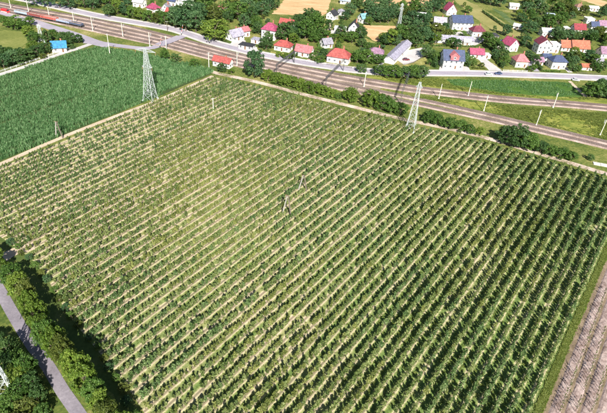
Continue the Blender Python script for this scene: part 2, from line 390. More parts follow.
sheet('stubble_field', GP([(360, 3.5), (396, 4), (410, 7), (430, 4), (450, -12), (370, -12)]), .02, M_STRAW, 'pinkish stubble field beyond the bluish green trees at the top')
sheet('stubble_field', GP([(568, -4), (607, 8), (640, 18), (640, 12), (607, 2), (580, -8)]), .02, M_STRAW, 'narrow tan field strip in the top right corner')
sheet('pasture', GP([(458, -4), (474, 4), (490, 13), (508, 25), (525, 34), (519, 38), (500, 33), (483, 24), (468, 12), (452, -2)]), .02, groundmat('pasture_olive', [(.3, (.15, .15, .045)), (.5, (.26, .24, .085)), (.7, (.36, .31, .14))], .06, .6), 'olive yellow pasture strip running between the houses')
sheet('pasture', GP([(-60, 50), (-20, 36), (5, 30), (26, 32), (28, 42), (16, 50), (-10, 56), (-50, 66)]), .02, groundmat('pasture_left', [(.3, (.08, .11, .025)), (.5, (.17, .19, .05)), (.7, (.27, .26, .09))], .05, .6), 'small grass field among trees at the left edge')
sheet('garden_beds', GP([(492, 8), (503, 12), (521, 27), (527, 33), (521, 31), (506, 20)]), .02, groundmat('garden_rows', [(.35, (.03, .07, .02)), (.5, (.08, .13, .04)), (.62, (.28, .27, .15))], .1, .7, .1, (.4, 4, 1), rad(-28)), 'striped green garden plots beside the olive pasture')

# ------------------------------------------------------------------ roads
M_ASPH = groundmat('asphalt', [(.34, (.13, .115, .13)), (.44, (.20, .18, .205)), (.56, (.25, .225, .255)), (.68, (.34, .31, .34))], .15, 1.6, .02)
M_ASPL = groundmat('asphalt_pale', [(.3, (.25, .225, .27)), (.5, (.33, .30, .35)), (.7, (.42, .385, .43))], .08, 1.3, .02)
M_PAVE = groundmat('pale_paving', [(.3, (.36, .335, .33)), (.5, (.50, .47, .46)), (.7, (.62, .59, .57))], .15, 1.2, .02)
M_LINE = plain('road_paint', (.8, .8, .78), .7, var=.1)
VR = [(-40, -14), (0, -5), (30, 0.5), (80, 12), (107, 17.5), (133, 22), (160, 26.5), (176, 30), (193, 35.5), (213, 42.5), (240, 49.5), (262, 54.5), (300, 62), (330, 66.5), (354, 70), (392, 72.8), (430, 73), (480, 73.5), (527, 75), (570, 76.6), (607, 78.4), (660, 81)]
vp_ = smooth(GP(VR), 4)
structure('village_road', ribbon(vp_, 3.0, .10, crown=.05).mesh('village_road', M_ASPL), 'pale asphalt road running past the village houses')
mb = MB()
for s in (-1, 1):
    path = []
    for i in range(len(vp_)):
        d = vp_[min(i + 1, len(vp_) - 1)] - vp_[max(i - 1, 0)]; d /= np.linalg.norm(d); path.append(vp_[i] + np.array([-d[1], d[0]]) * s * 4.0)
    path = np.array(path); nrm = np.array([[0, 0]])
    b0 = len(mb.v)
    for i in range(len(path)):
        d = path[min(i + 1, len(path) - 1)] - path[max(i - 1, 0)]; d /= np.linalg.norm(d); nn = np.array([-d[1], d[0]])
        for w, z in ((.98, 0), (.98, .22), (-.98, .22), (-.98, 0)): mb.v.append((*(path[i] + nn * w), z))
    for i in range(len(path) - 1):
        for j in range(3):
            q = b0 + 4 * i + j; mb.f.append((q + 1, q, q + 4, q + 5)); mb.mi.append(0)
structure('pavement', mb.mesh('pavement', M_PAVE), 'raised pale pavements on both sides of the village road')
mb = MB(); i = 2
while i < len(vp_) - 2:
    mb = ribbon(vp_[i:i + 2], .07, .158, mb); i += 3
structure('road_marking', mb.mesh('road_marking', M_LINE), 'broken white centre line of the village road')
path_sheet('side_road', [(-50, -4), (0, 11.5), (22, 18), (50, 27), (75, 35), (94, 42), (110, 46)], [3.6] * 0 or 3.9, .09, M_ASPL, 'wide lilac grey road beside the railway in the upper left', crown=.04)
path_sheet('crossing_road', [(84, 42), (100, 43), (120, 46), (145, 48.5), (158, 46), (170, 41), (182, 36.5), (190, 34.5)], 2.6, .135, M_ASPL, 'grey road leading over the level crossing')
path_sheet('field_track', [(92, 43.5), (75, 49.5), (60, 54), (30, 65), (0, 74.5), (-40, 89)], 1.7, .08, M_PAVE, 'narrow pale track along the top of the maize field')
path_sheet('lane', [(-30, 238), (-14, 268), (0, 291), (13, 314), (27, 337), (38, 353), (49, 368), (62, 390), (78, 413), (110, 462)], 1.5, .06, M_ASPH, 'lilac grey asphalt lane in the bottom left corner', 2.0, .04)
path_sheet('earth_path', [(-8, 268), (4, 258), (14, 252), (34, 246)], 1.9, .07, M_DIRT, 'pale earth path through the gap in the hedge beside the lane', 2.0)
sheet('yard', GP([(397, 60), (403, 51), (424, 47), (430, 51), (414, 62), (404, 65)]), .035, M_PAVE, 'white paved yard with a parked dark red car')
sheet('driveway', GP([(476, 57), (482, 56), (502, 70.5), (489, 70.3)]), .035, M_PAVE, 'white slanting driveway beside the magenta roofed bungalow')
sheet('forecourt', GP([(439, 69.8), (440, 66), (468, 66.5), (470, 70)]), .035, M_PAVE, 'white forecourt in front of the navy and pink roofed house')
sheet('driveway', GP([(526, 63), (531, 62.5), (540, 71.5), (533, 71.3)]), .035, M_ASPL, 'lilac driveway right of the cream house with pink roof')
sheet('driveway', GP([(561, 65), (564, 64.5), (573, 72.5), (568, 72.4)]), .035, M_PAVE, 'narrow pale driveway right of the navy hip roofed house')
sheet('driveway', GP([(346, 58), (351, 55), (362, 50), (364, 52), (353, 58), (349, 64), (345, 64)]), .035, M_DIRT, 'pale curved drive right of the large red roofed house')
sheet('driveway', GP([(305, 61), (318, 51), (321, 52), (310, 62)]), .035, M_DIRT, 'tan slanting drive right of the pink gable house')
sheet('driveway', GP([(229, 45), (233, 40), (241, 38), (246, 41), (240, 47)]), .035, M_PAVE, 'pale yard beside the slanting lilac roof')
sheet('driveway', GP([(446, 33.5), (470, 30), (473, 33), (450, 36)]), .035, M_PAVE, 'white yard below the big white house with navy roof')
sheet('driveway', GP([(466, 38), (484, 36), (486, 40), (472, 47), (468, 44)]), .033, M_PAVE, 'white yard below the maroon roofed house')
sheet('vegetable_plot', GP([(366, 38), (377, 43), (372, 46), (362, 42)]), .033, groundmat('plot_soil', [(.35, (.10, .11, .035)), (.5, (.25, .24, .07)), (.65, (.42, .38, .17))], .15, .8, .1), 'yellow green vegetable plot below the small tan field')
sheet('vegetable_plot', GP([(271, 51), (294, 55), (296, 60), (270, 55.5)]), .033, groundmat('plot_soil', [(.3, (0, 0, 0)), (.6, (0, 0, 0))]), 'yellow garden strip below the red hip roof by the road')
sheet('vegetable_plot', GP([(400, 64), (426, 57), (431, 66), (424, 69.5), (402, 69)]), .033, groundmat('plot_soil', [(.3, (0, 0, 0)), (.6, (0, 0, 0))]), 'yellow brown lawn below the white paved yard')
sheet('garden_path', GP([(369, 71.5), (372, 72), (385, 62.5), (383, 61.5)]), .035, M_PAVE, 'pale footpath leading to the long grey shed')
sheet('garden_path', GP([(324, 33), (330, 33), (334, 14), (329, 13)]), .035, M_DIRT, 'pinkish lane between tall green trees and the black roofed house')
sheet('garden_path', GP([(568, 81), (571, 81), (588, 97), (584, 97)]), .05, M_DIRT, 'narrow light path crossing the green strip at the right')
sheet('courtyard', GP([(236, 51), (240, 46.5), (257, 47), (259, 53)]), .035, M_PAVE, 'white courtyard round the flat black roofed house')
sheet('courtyard', GP([(330, 33.5), (331, 30), (360, 30), (361, 34)]), .035, M_PAVE, 'white courtyard in front of the black roofed gable house')
sheet('courtyard', GP([(431, 43.5), (473, 43.5), (480, 48), (468, 47.5), (433, 47)]), .03, groundmat('yard_grass', [(.3, (.16, .14, .06)), (.5, (.28, .24, .10)), (.7, (.38, .33, .17))], .1, .7), 'yellow brown yard below the long lilac roof')

# ------------------------------------------------------------------ railway
TR = [
 [(-60, -13), (0, 3), (80, 17), (130, 27), (165, 35.5), (200, 44.5), (240, 55), (300, 67.2), (340, 75), (400, 85), (440, 90.5), (500, 97.3), (560, 102), (607, 106), (690, 114)],
 [(-60, -10), (0, 5.5), (80, 20.5), (130, 31), (165, 39), (200, 48.2), (240, 58.6), (300, 71), (340, 79), (400, 89), (440, 94), (500, 100.8), (560, 105.3), (607, 109.5), (690, 118)],
 [(-60, -7), (0, 8), (80, 24), (130, 34.7), (165, 42.3), (200, 51.6), (240, 62), (300, 75.3), (340, 84), (400, 95.6), (440, 104), (490, 115.2), (540, 127), (607, 142.6), (690, 163)],
 [(-60, -4.5), (0, 10.5), (80, 27.3), (130, 38.4), (165, 46), (200, 55.3), (240, 65.6), (300, 79.5), (340, 88.5), (400, 100.4), (440, 109), (490, 119.8), (540, 131.4), (607, 147.2), (690, 168)],
]
M_BAL = groundmat('ballast', [(.36, (.13, .12, .055)), (.42, (.22, .16, .135)), (.52, (.36, .275, .24)), (.66, (.50, .40, .36))], .12, 1.6, .08)
tracks = [smooth(GP(p), 5) for p in TR]
for i, p in enumerate(tracks):
    mb = MB(); n = len(p); pr = [(2.7, 0.0), (1.75, .32), (-1.75, .32), (-2.7, 0.0)]
    for k in range(n):
        d = p[min(k + 1, n - 1)] - p[max(k - 1, 0)]; d /= np.linalg.norm(d); nn = np.array([-d[1], d[0]])
        for w, z in pr: mb.v.append((*(p[k] + nn * w), z + .003 * i))
    for k in range(n - 1):
        for j in range(3):
            q = 4 * k + j; mb.f.append((q + 1, q, q + 4, q + 5)); mb.mi.append(0)
    nm = ['uppermost', 'second', 'third', 'lowest'][i] + ' of the four railway tracks'
    tr = structure('railway_track', mb.mesh('ballast_bed', M_BAL), nm + ', pinkish grey ballast with brown rails')
    for s in (-.75, .75):
        r = MB(); b0 = 0
        for k in range(n):
            d = p[min(k + 1, n - 1)] - p[max(k - 1, 0)]; d /= np.linalg.norm(d); nn = np.array([-d[1], d[0]])
            for w, z in ((.1, .36), (.08, .55), (-.08, .55), (-.1, .36)): r.v.append((*(p[k] + nn * (s + w)), z))
        for k in range(n - 1):
            for j in range(3):
                q = 4 * k + j; r.f.append((q + 1, q, q + 4, q + 5)); r.mi.append(0)
        link('rail', r.mesh('rail', M_RAIL), tr)
    # sleepers
    seg = np.linalg.norm(np.diff(p, axis=0), axis=1); cum = np.concatenate([[0], np.cumsum(seg)]); sl_ = MB()
    for s in np.arange(0, cum[-1], .75):
        k = min(np.searchsorted(cum, s, 'right') - 1, n - 2); f = (s - cum[k]) / seg[k]; c = p[k] * (1 - f) + p[k + 1] * f; d = p[k + 1] - p[k]
        sl_.box((c[0], c[1], .345 + .003 * i), (.28, 2.5, .09), rz=math.atan2(d[1], d[0]))
    tag(link('sleepers', sl_.mesh('sleepers', M_SLEEP), tr), kind='stuff')
ya, yd = tracks[0], tracks[3]
cut = [q for q in ya if PX((*q, 0))[0] < 385], [q for q in yd if PX((*q, 0))[0] < 385]
sheet('railway_formation', [tuple(q) for q in cut[0]] + [tuple(q) for q in cut[1][::-1]], .014, groundmat('track_cinders', [(.34, (.10, .075, .065)), (.46, (.22, .17, .13)), (.56, (.33, .27, .18)), (.68, (.20, .21, .07))], .06, 1.0, .08, (1, 3, 1), rad(17)), 'brown cinder ground between the railway tracks')
def on_track(i, px):
    """point and heading of track i nearest the given photograph column"""
    k = min(range(len(tracks[i]) - 1), key=lambda k: abs(PX((*tracks[i][k], 0))[0] - px)); d = tracks[i][k + 1] - tracks[i][k]
    return tracks[i][k], math.atan2(d[1], d[0])
# crossing deck
cp, ch = on_track(1, 171)
sheet('level_crossing', [(*(cp + np.array([math.cos(ch), math.sin(ch)]) * a + np.array([-math.sin(ch), math.cos(ch)]) * b_),) for a, b_ in ((-3.2, -12.5), (3.2, -12.5), (3.2, 9), (-3.2, 9))], .565, M_ASPL, 'grey deck of the level crossing over the tracks')

# ------------------------------------------------------------------ catenary masts and portals
def mast_mesh():
    a = MB(); a.tube([(0, 0, 0), (0, 0, 8.6)], [.2, .13], 8); a.box((0, 0, .25), (.7, .7, .5))
    c = MB(); c.bar((0, 0, 7.2), (2.7, 0, 7.4), .09); c.bar((0, 0, 5.9), (2.7, 0, 7.3), .09); c.bar((2.7, 0, 7.4), (1.6, 0, 5.8), .07); c.bar((.1, 0, 5.9), (2.9, 0, 5.7), .07)
    i = MB(); i.tube([(.25, 0, 7.22), (.75, 0, 7.26)], .11, 6); j = MB(); j.tube([(.25, 0, 6.06), (.7, 0, 6.28)], .11, 6)
    return a.mesh('mast_post', M_POLE), c.mesh('mast_bracket', M_STEEL), i.mesh('mast_insulator', M_CERAM), j.mesh('mast_insulator', M_CERAM)
MM = mast_mesh()
masts = [(11, 8.2), (29, 12.6), (50, 19.6), (74.5, 24.8), (93, 31), (123, 37), (150, 46.5), (438.6, 99), (483.7, 110.8), (536, 125.4), (600, 135), (364, 86.5), (237, 66), (468, 96), (553, 107.5)]
for k, (x, y) in enumerate(sorted(masts)):
    o = link('railway_mast', None, None, G(x, y), rad(75))
    tag(o, ORD[k] + ' pale railway mast from the left, single post with side bracket', 'mast', 'overhead line masts along the railway')
    link('post', MM[0], o); link('bracket', MM[1], o); link('insulator', MM[2], o); link('insulator', MM[3], o)
def portal(pa, pb, label):
    a, b_ = G(*pa), G(*pb); L = np.linalg.norm(b_ - a); rz = math.atan2(b_[1] - a[1], b_[0] - a[0])
    o = tag(link('railway_portal', None, None, a, rz), label, 'gantry', 'dark portals spanning the tracks')
    for x in (0, L):
        m = MB()
        for s in ((-.2, -.2), (.2, -.2), (.2, .2), (-.2, .2)): m.bar((x + s[0], s[1], 0), (x + s[0], s[1], 7.4), .1)
        for z in np.arange(.3, 7, .9): m.bar((x - .2, -.2, z), (x + .2, -.2, z + .8), .06); m.bar((x + .2, .2, z), (x - .2, .2, z + .8), .06)
        link('post', m.mesh('portal_post', M_STEELD), o)
    m = MB()
    for y in (-.3, .3):
        for z in (6.7, 7.5): m.bar((-.3, y, z), (L + .3, y, z), .14)
        for i in range(int(L / 1.2)): x = i * 1.2; m.bar((x, y, 6.7), (x + .6, y, 7.5), .08); m.bar((x + .6, y, 7.5), (x + 1.2, y, 6.7), .08)
    link('beam', m.mesh('portal_beam', M_STEELD), o)
portal((276, 77), (294, 63), 'dark lattice portal over the tracks behind the yellow green bushes')
portal((325, 90), (343, 71), 'dark lattice portal over the tracks below the large red roofed house')
portal((400, 104), (407, 84), 'dark lattice portal over the tracks left of the white pylon')

# ------------------------------------------------------------------ lattice pylons
def pylon(name, px, py, h, wb, wt, arms, label, rz=0.0, seg=9):
    o = tag(link(name, None, None, G(px, py), rz), label, 'pylon')
    def half(z): return (wb + (wt - wb) * (z / h) ** .8) / 2
    zs = [h * (1 - (1 - i / seg) ** 1.35) for i in range(seg + 1)]
    for sx, sy in ((-1, -1), (1, -1), (1, 1), (-1, 1)):
        m = MB(); m.tube([(sx * half(z), sy * half(z), z) for z in zs], .15, 4); m.box((sx * half(0), sy * half(0), .15), (.8, .8, .5)); link('leg', m.mesh('pylon_leg', M_STEEL), o)
    for i in range(seg):
        m = MB(); a, b_ = half(zs[i]), half(zs[i + 1]); C = [(-1, -1), (1, -1), (1, 1), (-1, 1)]
        for j in range(4):
            p, q = C[j], C[(j + 1) % 4]
            m.bar((p[0] * a, p[1] * a, zs[i]), (q[0] * b_, q[1] * b_, zs[i + 1]), .1); m.bar((q[0] * a, q[1] * a, zs[i]), (p[0] * b_, p[1] * b_, zs[i + 1]), .1)
            m.bar((p[0] * b_, p[1] * b_, zs[i + 1]), (q[0] * b_, q[1] * b_, zs[i + 1]), .1)
        link('bracing', m.mesh('pylon_bracing', M_STEEL), o)
    for z, L in arms:
        w = half(z)
        for s in (-1, 1):
            m = MB()
            for y in (-w, w):
                m.bar((s * w, y, z), (s * L, 0, z + .15), .14); m.bar((s * w, y, z + 1.3), (s * L, 0, z + .2), .14)
            for f in (.3, .55, .8): x = s * (w + (L - w) * f); yy = w * (1 - f); m.bar((x, -yy, z + .05), (x, yy, z + .05), .08); m.bar((x, -yy, z), (x, -yy, z + 1.3 * (1 - f)), .08)
            arm = link('crossarm', m.mesh('pylon_crossarm', M_STEEL), o)
            q = MB(); x = s * (L - .1)
            q.tube([(x, 0, z - .05 - k * .1) for k in range(14)], [.05 if k % 2 else .14 for k in range(14)], 6)
            link('insulator', q.mesh('pylon_insulator', M_CERAM), arm)
    return o
pylon('lattice_pylon', 150.5, 99.5, 25.2, 5.2, .9, [(16.4, 2.6), (24.0, 5.2)], 'tall pale lattice pylon with two crossarms between maize and orchard', rad(-12))
pylon('lattice_pylon', 410, 130, 24, 4.4, .8, [(21.5, 1.5)], 'tall slim white lattice pylon at the far edge of the orchard', rad(-20))
pylon('lattice_pylon', 398.5, 27, 17, 2.6, .6, [(13, 1.6), (15.5, 1.3)], 'distant pale lattice pylon beside the small tan field', rad(10), 7)
pylon('lattice_mast', 42, 41.5, 10, 3.4, .6, [(8.2, 1.3)], 'low lattice mast among trees left of the blue roofed cottage', rad(20), 6)
pylon('lattice_pylon', 4, 396, 24, 4.2, .8, [(20, 3.0)], 'white lattice pylon cut off by the bottom left edge', rad(35), 10)

def apole(px, py, h, label, rz):
    o = tag(link('power_pole', None, None, G(px, py), rz), label, 'pole')
    for s, mt in ((-1, M_OLDC), (1, M_WOOD)):
        m = MB(); m.tube([(s * 1.6, 0, 0), (s * .2, 0, h)], [.26, .2], 7); link('leg', m.mesh('pole_leg', mt), o)
    for bz, bw in ((.5, .95), (.82, .5)): m = MB(); m.bar((-bw, 0, h * bz), (bw, 0, h * bz), .16); link('brace', m.mesh('pole_brace', M_WOOD), o)
    m = MB(); m.box((0, 0, h + .05), (1.7, .14, .14)); a = link('crossarm', m.mesh('pole_crossarm', M_WOOD), o)
    for x in (-.75, 0, .75):
        m = MB(); m.tube([(x, 0, h + .13), (x, 0, h + .42)], [.10, .06], 6); link('insulator', m.mesh('pole_insulator', M_CERAM), a)
apole(286.5, 215.5, 8.4, 'nearer of two A-frame power poles standing inside the orchard', rad(-12))
apole(302.5, 190.5, 6.8, 'farther of two A-frame power poles standing inside the orchard', rad(-12))
apole(59.5, 137.5, 7.2, 'A-frame power pole on the brown strip beside the maize', rad(-10))
def spole(px, py, h, mt, label):
    o = tag(link('power_pole', None, None, G(px, py), rad(20)), label, 'pole')
    m = MB(); m.tube([(0, 0, 0), (0, 0, h)], [.22, .13], 8); link('post', m.mesh('pole_post', mt), o)
    m = MB(); m.box((0, .2, h - .5), (1.9, .14, .14)); a = link('crossarm', m.mesh('pole_arm', M_STEEL), o)
    for x in (-.85, 0, .85):
        m = MB(); m.tube([(x, .2, h - .43), (x, .2, h - .12)], [.1, .06], 6); link('insulator', m.mesh('arm_insulator', M_CERAM), a)
spole(110, 54.6, 12, M_POLE, 'white power pole at the top edge of the maize field')
spole(213.3, 111, 6.8, M_POLE, 'pale single power pole among orchard rows right of the tall pylon')
spole(166.5, 50, 8.5, M_POLE, 'pale pole beside the level crossing')
spole(209, 68, 9, M_POLE, 'pale pole left of the red roofed crossing keeper house')
spole(167.5, 31, 6.5, M_WOOD, 'dark wooden pole beside the village road above the crossing')

# ------------------------------------------------------------------ houses
RC = dict(red=(.36, .07, .06), crimson=(.25, .025, .035), maroon=(.16, .025, .045), magenta=(.32, .05, .11), pink=(.44, .14, .15), orange=(.42, .115, .06), purple=(.27, .15, .23),
          lilac=(.34, .32, .40), grey=(.26, .245, .29), navy=(.045, .065, .14), black=(.03, .03, .035), blue=(.02, .20, .42), teal=(.17, .34, .39), white=(.72, .71, .70), brown=(.26, .14, .10), bluegrey=(.30, .36, .44))
WF = MB(); WF.box((0, -.03, 0), (1.25, .12, 1.45)); WF = WF.mesh('window_frame', M_FRAME)
WP = MB(); WP.box((-.28, -.1, 0), (.48, .04, 1.2)); WP.box((.28, -.1, 0), (.48, .04, 1.2)); WP = WP.mesh('window_pane', M_GLASS)
WB = MB(); WB.box((0, -.06, -.78), (1.4, .22, .09)); WB = WB.mesh('window_sill', M_FRAME)
DF = MB(); DF.box((0, -.04, 1.05), (1.05, .14, 2.1)); DF = DF.mesh('door_leaf', M_DOOR)
DH = MB(); DH.box((.38, -.14, 1.05), (.06, .08, .2)); DH = DH.mesh('door_handle', M_STEEL)
HOUSES = []
HSC = {'the long lilac roof': 1.0, 'the long grey shed': 1.0, 'the big white house with navy roof': .95, 'the long orange roof': .95, 'the large red roofed house': .9, 'the navy and pink roofed house': .88, 'the tall magenta roofed house': .88,
       'the tall maroon roofed house': .72, 'the white block beside it': .72, 'the cream house with pink roof': .72, 'the navy hip roofed house': .74, 'the magenta diamond roof': .72, 'the short orange roof': .95, 'the white gable by the pasture': .76}
def house(x, y, w, d, hw, hr, kind, yaw, roof, phrase, label, wall='white', cat='house', stor=None, dormer=None, door=True, wins=True, chim=True):
    f_ = HSC.get(phrase, .80); w *= f_; d *= f_; hw *= min(1, f_ + .12); hr *= min(1, f_ + .06)
    base = G(x, y); o = tag(link('house' if cat == 'house' else cat, None, None, base, rad(yaw)), label, cat)
    HOUSES.append((x, y, phrase))
    wm = {'white': M_WHITE, 'cream': M_CREAM}[wall]; rm = roofmat('roof_' + roof, RC[roof])
    X, Y = w / 2, d / 2; m = MB()
    if kind in ('gx', 'gy'):
        if kind == 'gx':
            P = [(s * X, yy, zz) for s in (-1, 1) for yy, zz in ((-Y, 0), (Y, 0), (Y, hw), (0, hw + hr), (-Y, hw))]
        else:
            P = [(xx, s * Y, zz) for s in (1, -1) for xx, zz in ((-X, 0), (X, 0), (X, hw), (0, hw + hr), (-X, hw))]
        m.solid(P, [(4, 3, 2, 1, 0), (5, 6, 7, 8, 9), (0, 1, 6, 5), (1, 2, 7, 6), (2, 3, 8, 7), (3, 4, 9, 8), (4, 0, 5, 9)])
    else: m.box((0, 0, hw / 2), (w, d, hw))
    m.box((0, 0, .2), (w + .12, d + .12, .4))
    link('wall', m.mesh('house_wall', wm), o)
    m = MB(); ov, th = .5, .22
    if kind in ('gx', 'gy'):
        A, Bq = (X, Y) if kind == 'gx' else (Y, X); sl_ = hr / Bq
        for s in (-1, 1):
            e = (s * (Bq + ov), hw - ov * sl_ + .06); r = (0, hw + hr + .06)
            pr = [e, r, (0, r[1] + th * 1.2), (e[0], e[1] + th)]
            P = [((a * (A + ov), q[0], q[1]) if kind == 'gx' else (q[0], a * (A + ov), q[1])) for a in (-1, 1) for q in pr]
            m.solid(P, [(0, 1, 2, 3), (7, 6, 5, 4), (0, 4, 5, 1), (1, 5, 6, 2), (2, 6, 7, 3), (3, 7, 4, 0)])
        rz = hw + hr
    elif kind == 'hip':
        a, b_ = X + ov, Y + ov; L = max(a - b_ * .85, .3) if a >= b_ else .0; L2 = max(b_ - a * .85, .3) if b_ > a else 0.0
        P = [(-a, -b_, hw), (a, -b_, hw), (a, b_, hw), (-a, b_, hw), (-a, -b_, hw + th), (a, -b_, hw + th), (a, b_, hw + th), (-a, b_, hw + th), (-L, -L2, hw + hr), (L, L2, hw + hr)]
        F = [(3, 2, 1, 0), (0, 1, 5, 4), (1, 2, 6, 5), (2, 3, 7, 6), (3, 0, 4, 7)]
        F += [(4, 5, 9, 8), (5, 6, 9), (6, 7, 8, 9), (7, 4, 8)] if L2 == 0 else [(4, 5, 8), (5, 6, 9, 8), (6, 7, 9), (7, 4, 8, 9)]
        m.solid(P, F); rz = hw + hr
    else:
        m.box((0, 0, hw + hr / 2), (w + .5, d + .5, hr)); m.box((0, -Y - .17, hw + hr + .08), (w + .5, .16, .16)); m.box((0, Y + .17, hw + hr + .08), (w + .5, .16, .16)); rz = hw + hr
    ro = link('roof', m.mesh('house_roof', rm), o)
    if chim:
        m = MB(); cx, cy = (X * .35, Y * .25); m.box((cx, cy, rz - hr * .3), (.7, .7, hr * .9 + 1.4)); m.box((cx, cy, rz + hr * .15 + .72), (.85, .85, .14)); link('chimney', m.mesh('chimney', M_CHIM), ro)
    if kind in ('gx', 'hip') and not dormer:
        for s in (-1, 1):
            m = MB(); zz = hw - (.5 * hr / Y if kind == 'gx' else 0) + .02; m.bar((-X - .4, s * (Y + .56), zz), (X + .4, s * (Y + .56), zz), .13); m.bar((X * .93, s * (Y + .5), zz), (X * .93, s * (Y + .12), .2), .1); link('gutter', m.mesh('gutter', M_STEELD), ro)
    stor = stor or max(1, int(hw / 2.7))
    if dormer:
        dm = roofmat('roof_' + dormer, RC[dormer]); dw = w * .42; z0 = hw; dh = hr * .55
        m = MB(); P = [(s * 1, yy, zz) for s in (0,) for yy, zz in ()]
        pr = [(-dw / 2, z0 - .2), (dw / 2, z0 - .2), (dw / 2, z0 + dh), (0, z0 + hr * .98), (-dw / 2, z0 + dh)]
        P = [(a, -Y - .25, z) for a, z in pr] + [(a, 0, z) for a, z in pr]
        m.solid(P, [(0, 1, 2, 3, 4), (9, 8, 7, 6, 5), (0, 5, 6, 1), (1, 6, 7, 2), (2, 7, 8, 3), (3, 8, 9, 4), (4, 9, 5, 0)]); link('dormer', m.mesh('dormer_wall', dm), o)
        m = MB()
        for s in (-1, 1):
            pr2 = [(s * (dw / 2 + .35), z0 + dh - .25), (0, z0 + hr * .98 + .05), (0, z0 + hr * .98 + .3), (s * (dw / 2 + .35), z0 + dh)]
            P = [(q[0], a, q[1]) for a in (-Y - .6, .1) for q in pr2]; m.solid(P, [(0, 1, 2, 3), (7, 6, 5, 4), (0, 4, 5, 1), (1, 5, 6, 2), (2, 6, 7, 3), (3, 7, 4, 0)])
        link('dormer_roof', m.mesh('dormer_roof', dm), o)
        wo = link('window', WF, o, (0, -Y - .3, z0 + dh * .55)); link('pane', WP, wo); link('sill', WB, wo)
    if wins:
        def win(loc, rz):
            q = link('window', WF, o, loc, rz); link('pane', WP, q); link('sill', WB, q)
        for s in range(stor):
            z = 1.65 + s * 2.75
            if z > hw - .6: continue
            n = max(2, int(w / 2.9))
            for i in range(n):
                xx = -X + w * (i + .5) / n
                if s == 0 and door and i == n // 2: continue
                win((xx, -Y, z), 0)
            for side, rz in ((-1, -math.pi / 2), (1, math.pi / 2)):
                for yy in (-Y * .45, Y * .45): win((side * X, yy, z), rz)
        if kind == 'gy' and hr > 2.5: win((0, -Y, hw + hr * .32), 0)
        if kind == 'gx' and hr > 2.5:
            win((-X, 0, hw + hr * .3), -math.pi / 2); win((X, 0, hw + hr * .3), math.pi / 2)
    if door:
        n = max(2, int(w / 2.9)); dx = -X + w * (n // 2 + .5) / n if wins else 0
        q = link('door', DF, o, (dx, -Y, .05)); link('handle', DH, q)
        m = MB(); m.box((dx, -Y - .62, .09), (1.6, 1.05, .18)); link('step', m.mesh('door_step', M_CONC), o)
    return o

house(60, 50.5, 9.5, 8, 3.1, 3, 'gx', 22, 'blue', 'the blue roofed cottage', 'white cottage with bright blue roof beside the maize field')
house(223, 66, 13, 6, 3.6, 2.3, 'gx', -18, 'red', 'the crossing keeper house', 'long white crossing keeper house with bright red roof below the railway')
house(154, 12.5, 10, 9, 4, 4.2, 'hip', -32, 'magenta', 'the magenta diamond roof', 'white house with magenta diamond shaped hip roof above the railway')
house(171, 15, 7, 6, 2.9, 2.4, 'gx', -17, 'red', 'the small red roof at top left', 'small white house with red roof right of the magenta diamond roof')
house(177.5, 14, 6, 5, 2.6, 1.2, 'flat', -17, 'white', 'the white flat outbuilding', 'white flat outbuilding beside the small red roof', cat='outbuilding', chim=False)
house(186, 6, 12, 8, 5, 2.4, 'gx', -17, 'white', 'the pale roofed house', 'white house with pale roof at the top left of the village')
house(173.5, 5, 8, 7, 4, 3, 'gx', -17, 'navy', 'the navy roofed house at top left', 'white house with navy roof behind the small red roof')
house(140, 6.5, 10, 7, 4, 2.4, 'gx', -17, 'white', 'the white house in dark trees', 'white pale roofed house among trees left of the magenta diamond roof')
house(222, 11, 7, 6, 3, 3, 'hip', -17, 'pink', 'the pink roofed cottage in trees', 'small pink hip roofed cottage surrounded by trees', chim=False)
house(235, 39, 12, 9, 3.3, 3.8, 'gx', 50, 'lilac', 'the slanting lilac roof', 'house with lilac grey slanting roof right of the bright green tree')
house(243, 35.5, 9, 7, 4, 2.2, 'gx', 45, 'pink', 'the pinkish annex', 'pinkish white annex behind the slanting lilac roof')
house(247, 48.5, 11, 7, 2.6, .35, 'flat', -17, 'black', 'the flat black roof', 'low white building with flat black roof beside the village road', chim=False)
house(257, 42.5, 8, 6, 2.4, .3, 'flat', -17, 'lilac', 'the flat lilac garage', 'small garage with flat lilac roof behind the flat black roof', cat='garage', chim=False, wins=False)
house(270, 38, 10.5, 9, 6.2, 4.2, 'hip', -15, 'magenta', 'the tall magenta roofed house', 'tall white two storey house with magenta hip roof near the orange field')
house(287, 26.5, 12, 7, 3, 2.8, 'gx', -15, 'red', 'the red roof by the orange field', 'long house with red roof at the foot of the large orange field')
house(283.5, 49.5, 12.5, 9, 3.2, 3.6, 'hip', -15, 'red', 'the red hip roof by the road', 'white house with red hip roof and round garden beside the village road')
house(304, 55, 12.5, 8.5, 3.4, 3.4, 'gx', -15, 'pink', 'the pink gable house', 'white house with pink roof just above the railway')
house(326, 46.5, 8, 7, 3, 3, 'gx', 32, 'grey', 'the grey roofed cottage', 'small cottage with grey roof behind the large red roofed house')
house(338.5, 61, 14.5, 10, 3.6, 4.4, 'hip', -12, 'red', 'the large red roofed house', 'large bungalow with salmon red hip roof beside the road')
house(353.5, 31.5, 9, 9, 3.4, 5, 'gy', -6, 'black', 'the black roofed gable house', 'white gable fronted house with black roof above the gardens')
house(340, 31, 10, 6, 2.6, .3, 'flat', -6, 'white', 'the white flat garage', 'long white flat roofed garage left of the black roofed gable house', cat='garage', chim=False)
house(363, 22, 8, 7, 3.8, 3.2, 'gx', 35, 'teal', 'the teal roofed house', 'small white house with teal roof behind the black roofed gable house')
house(332, 18.5, 8.5, 8, 3.8, 3, 'gx', 60, 'black', 'the dark roofed barn', 'white house with dark roof beside the pinkish lane')
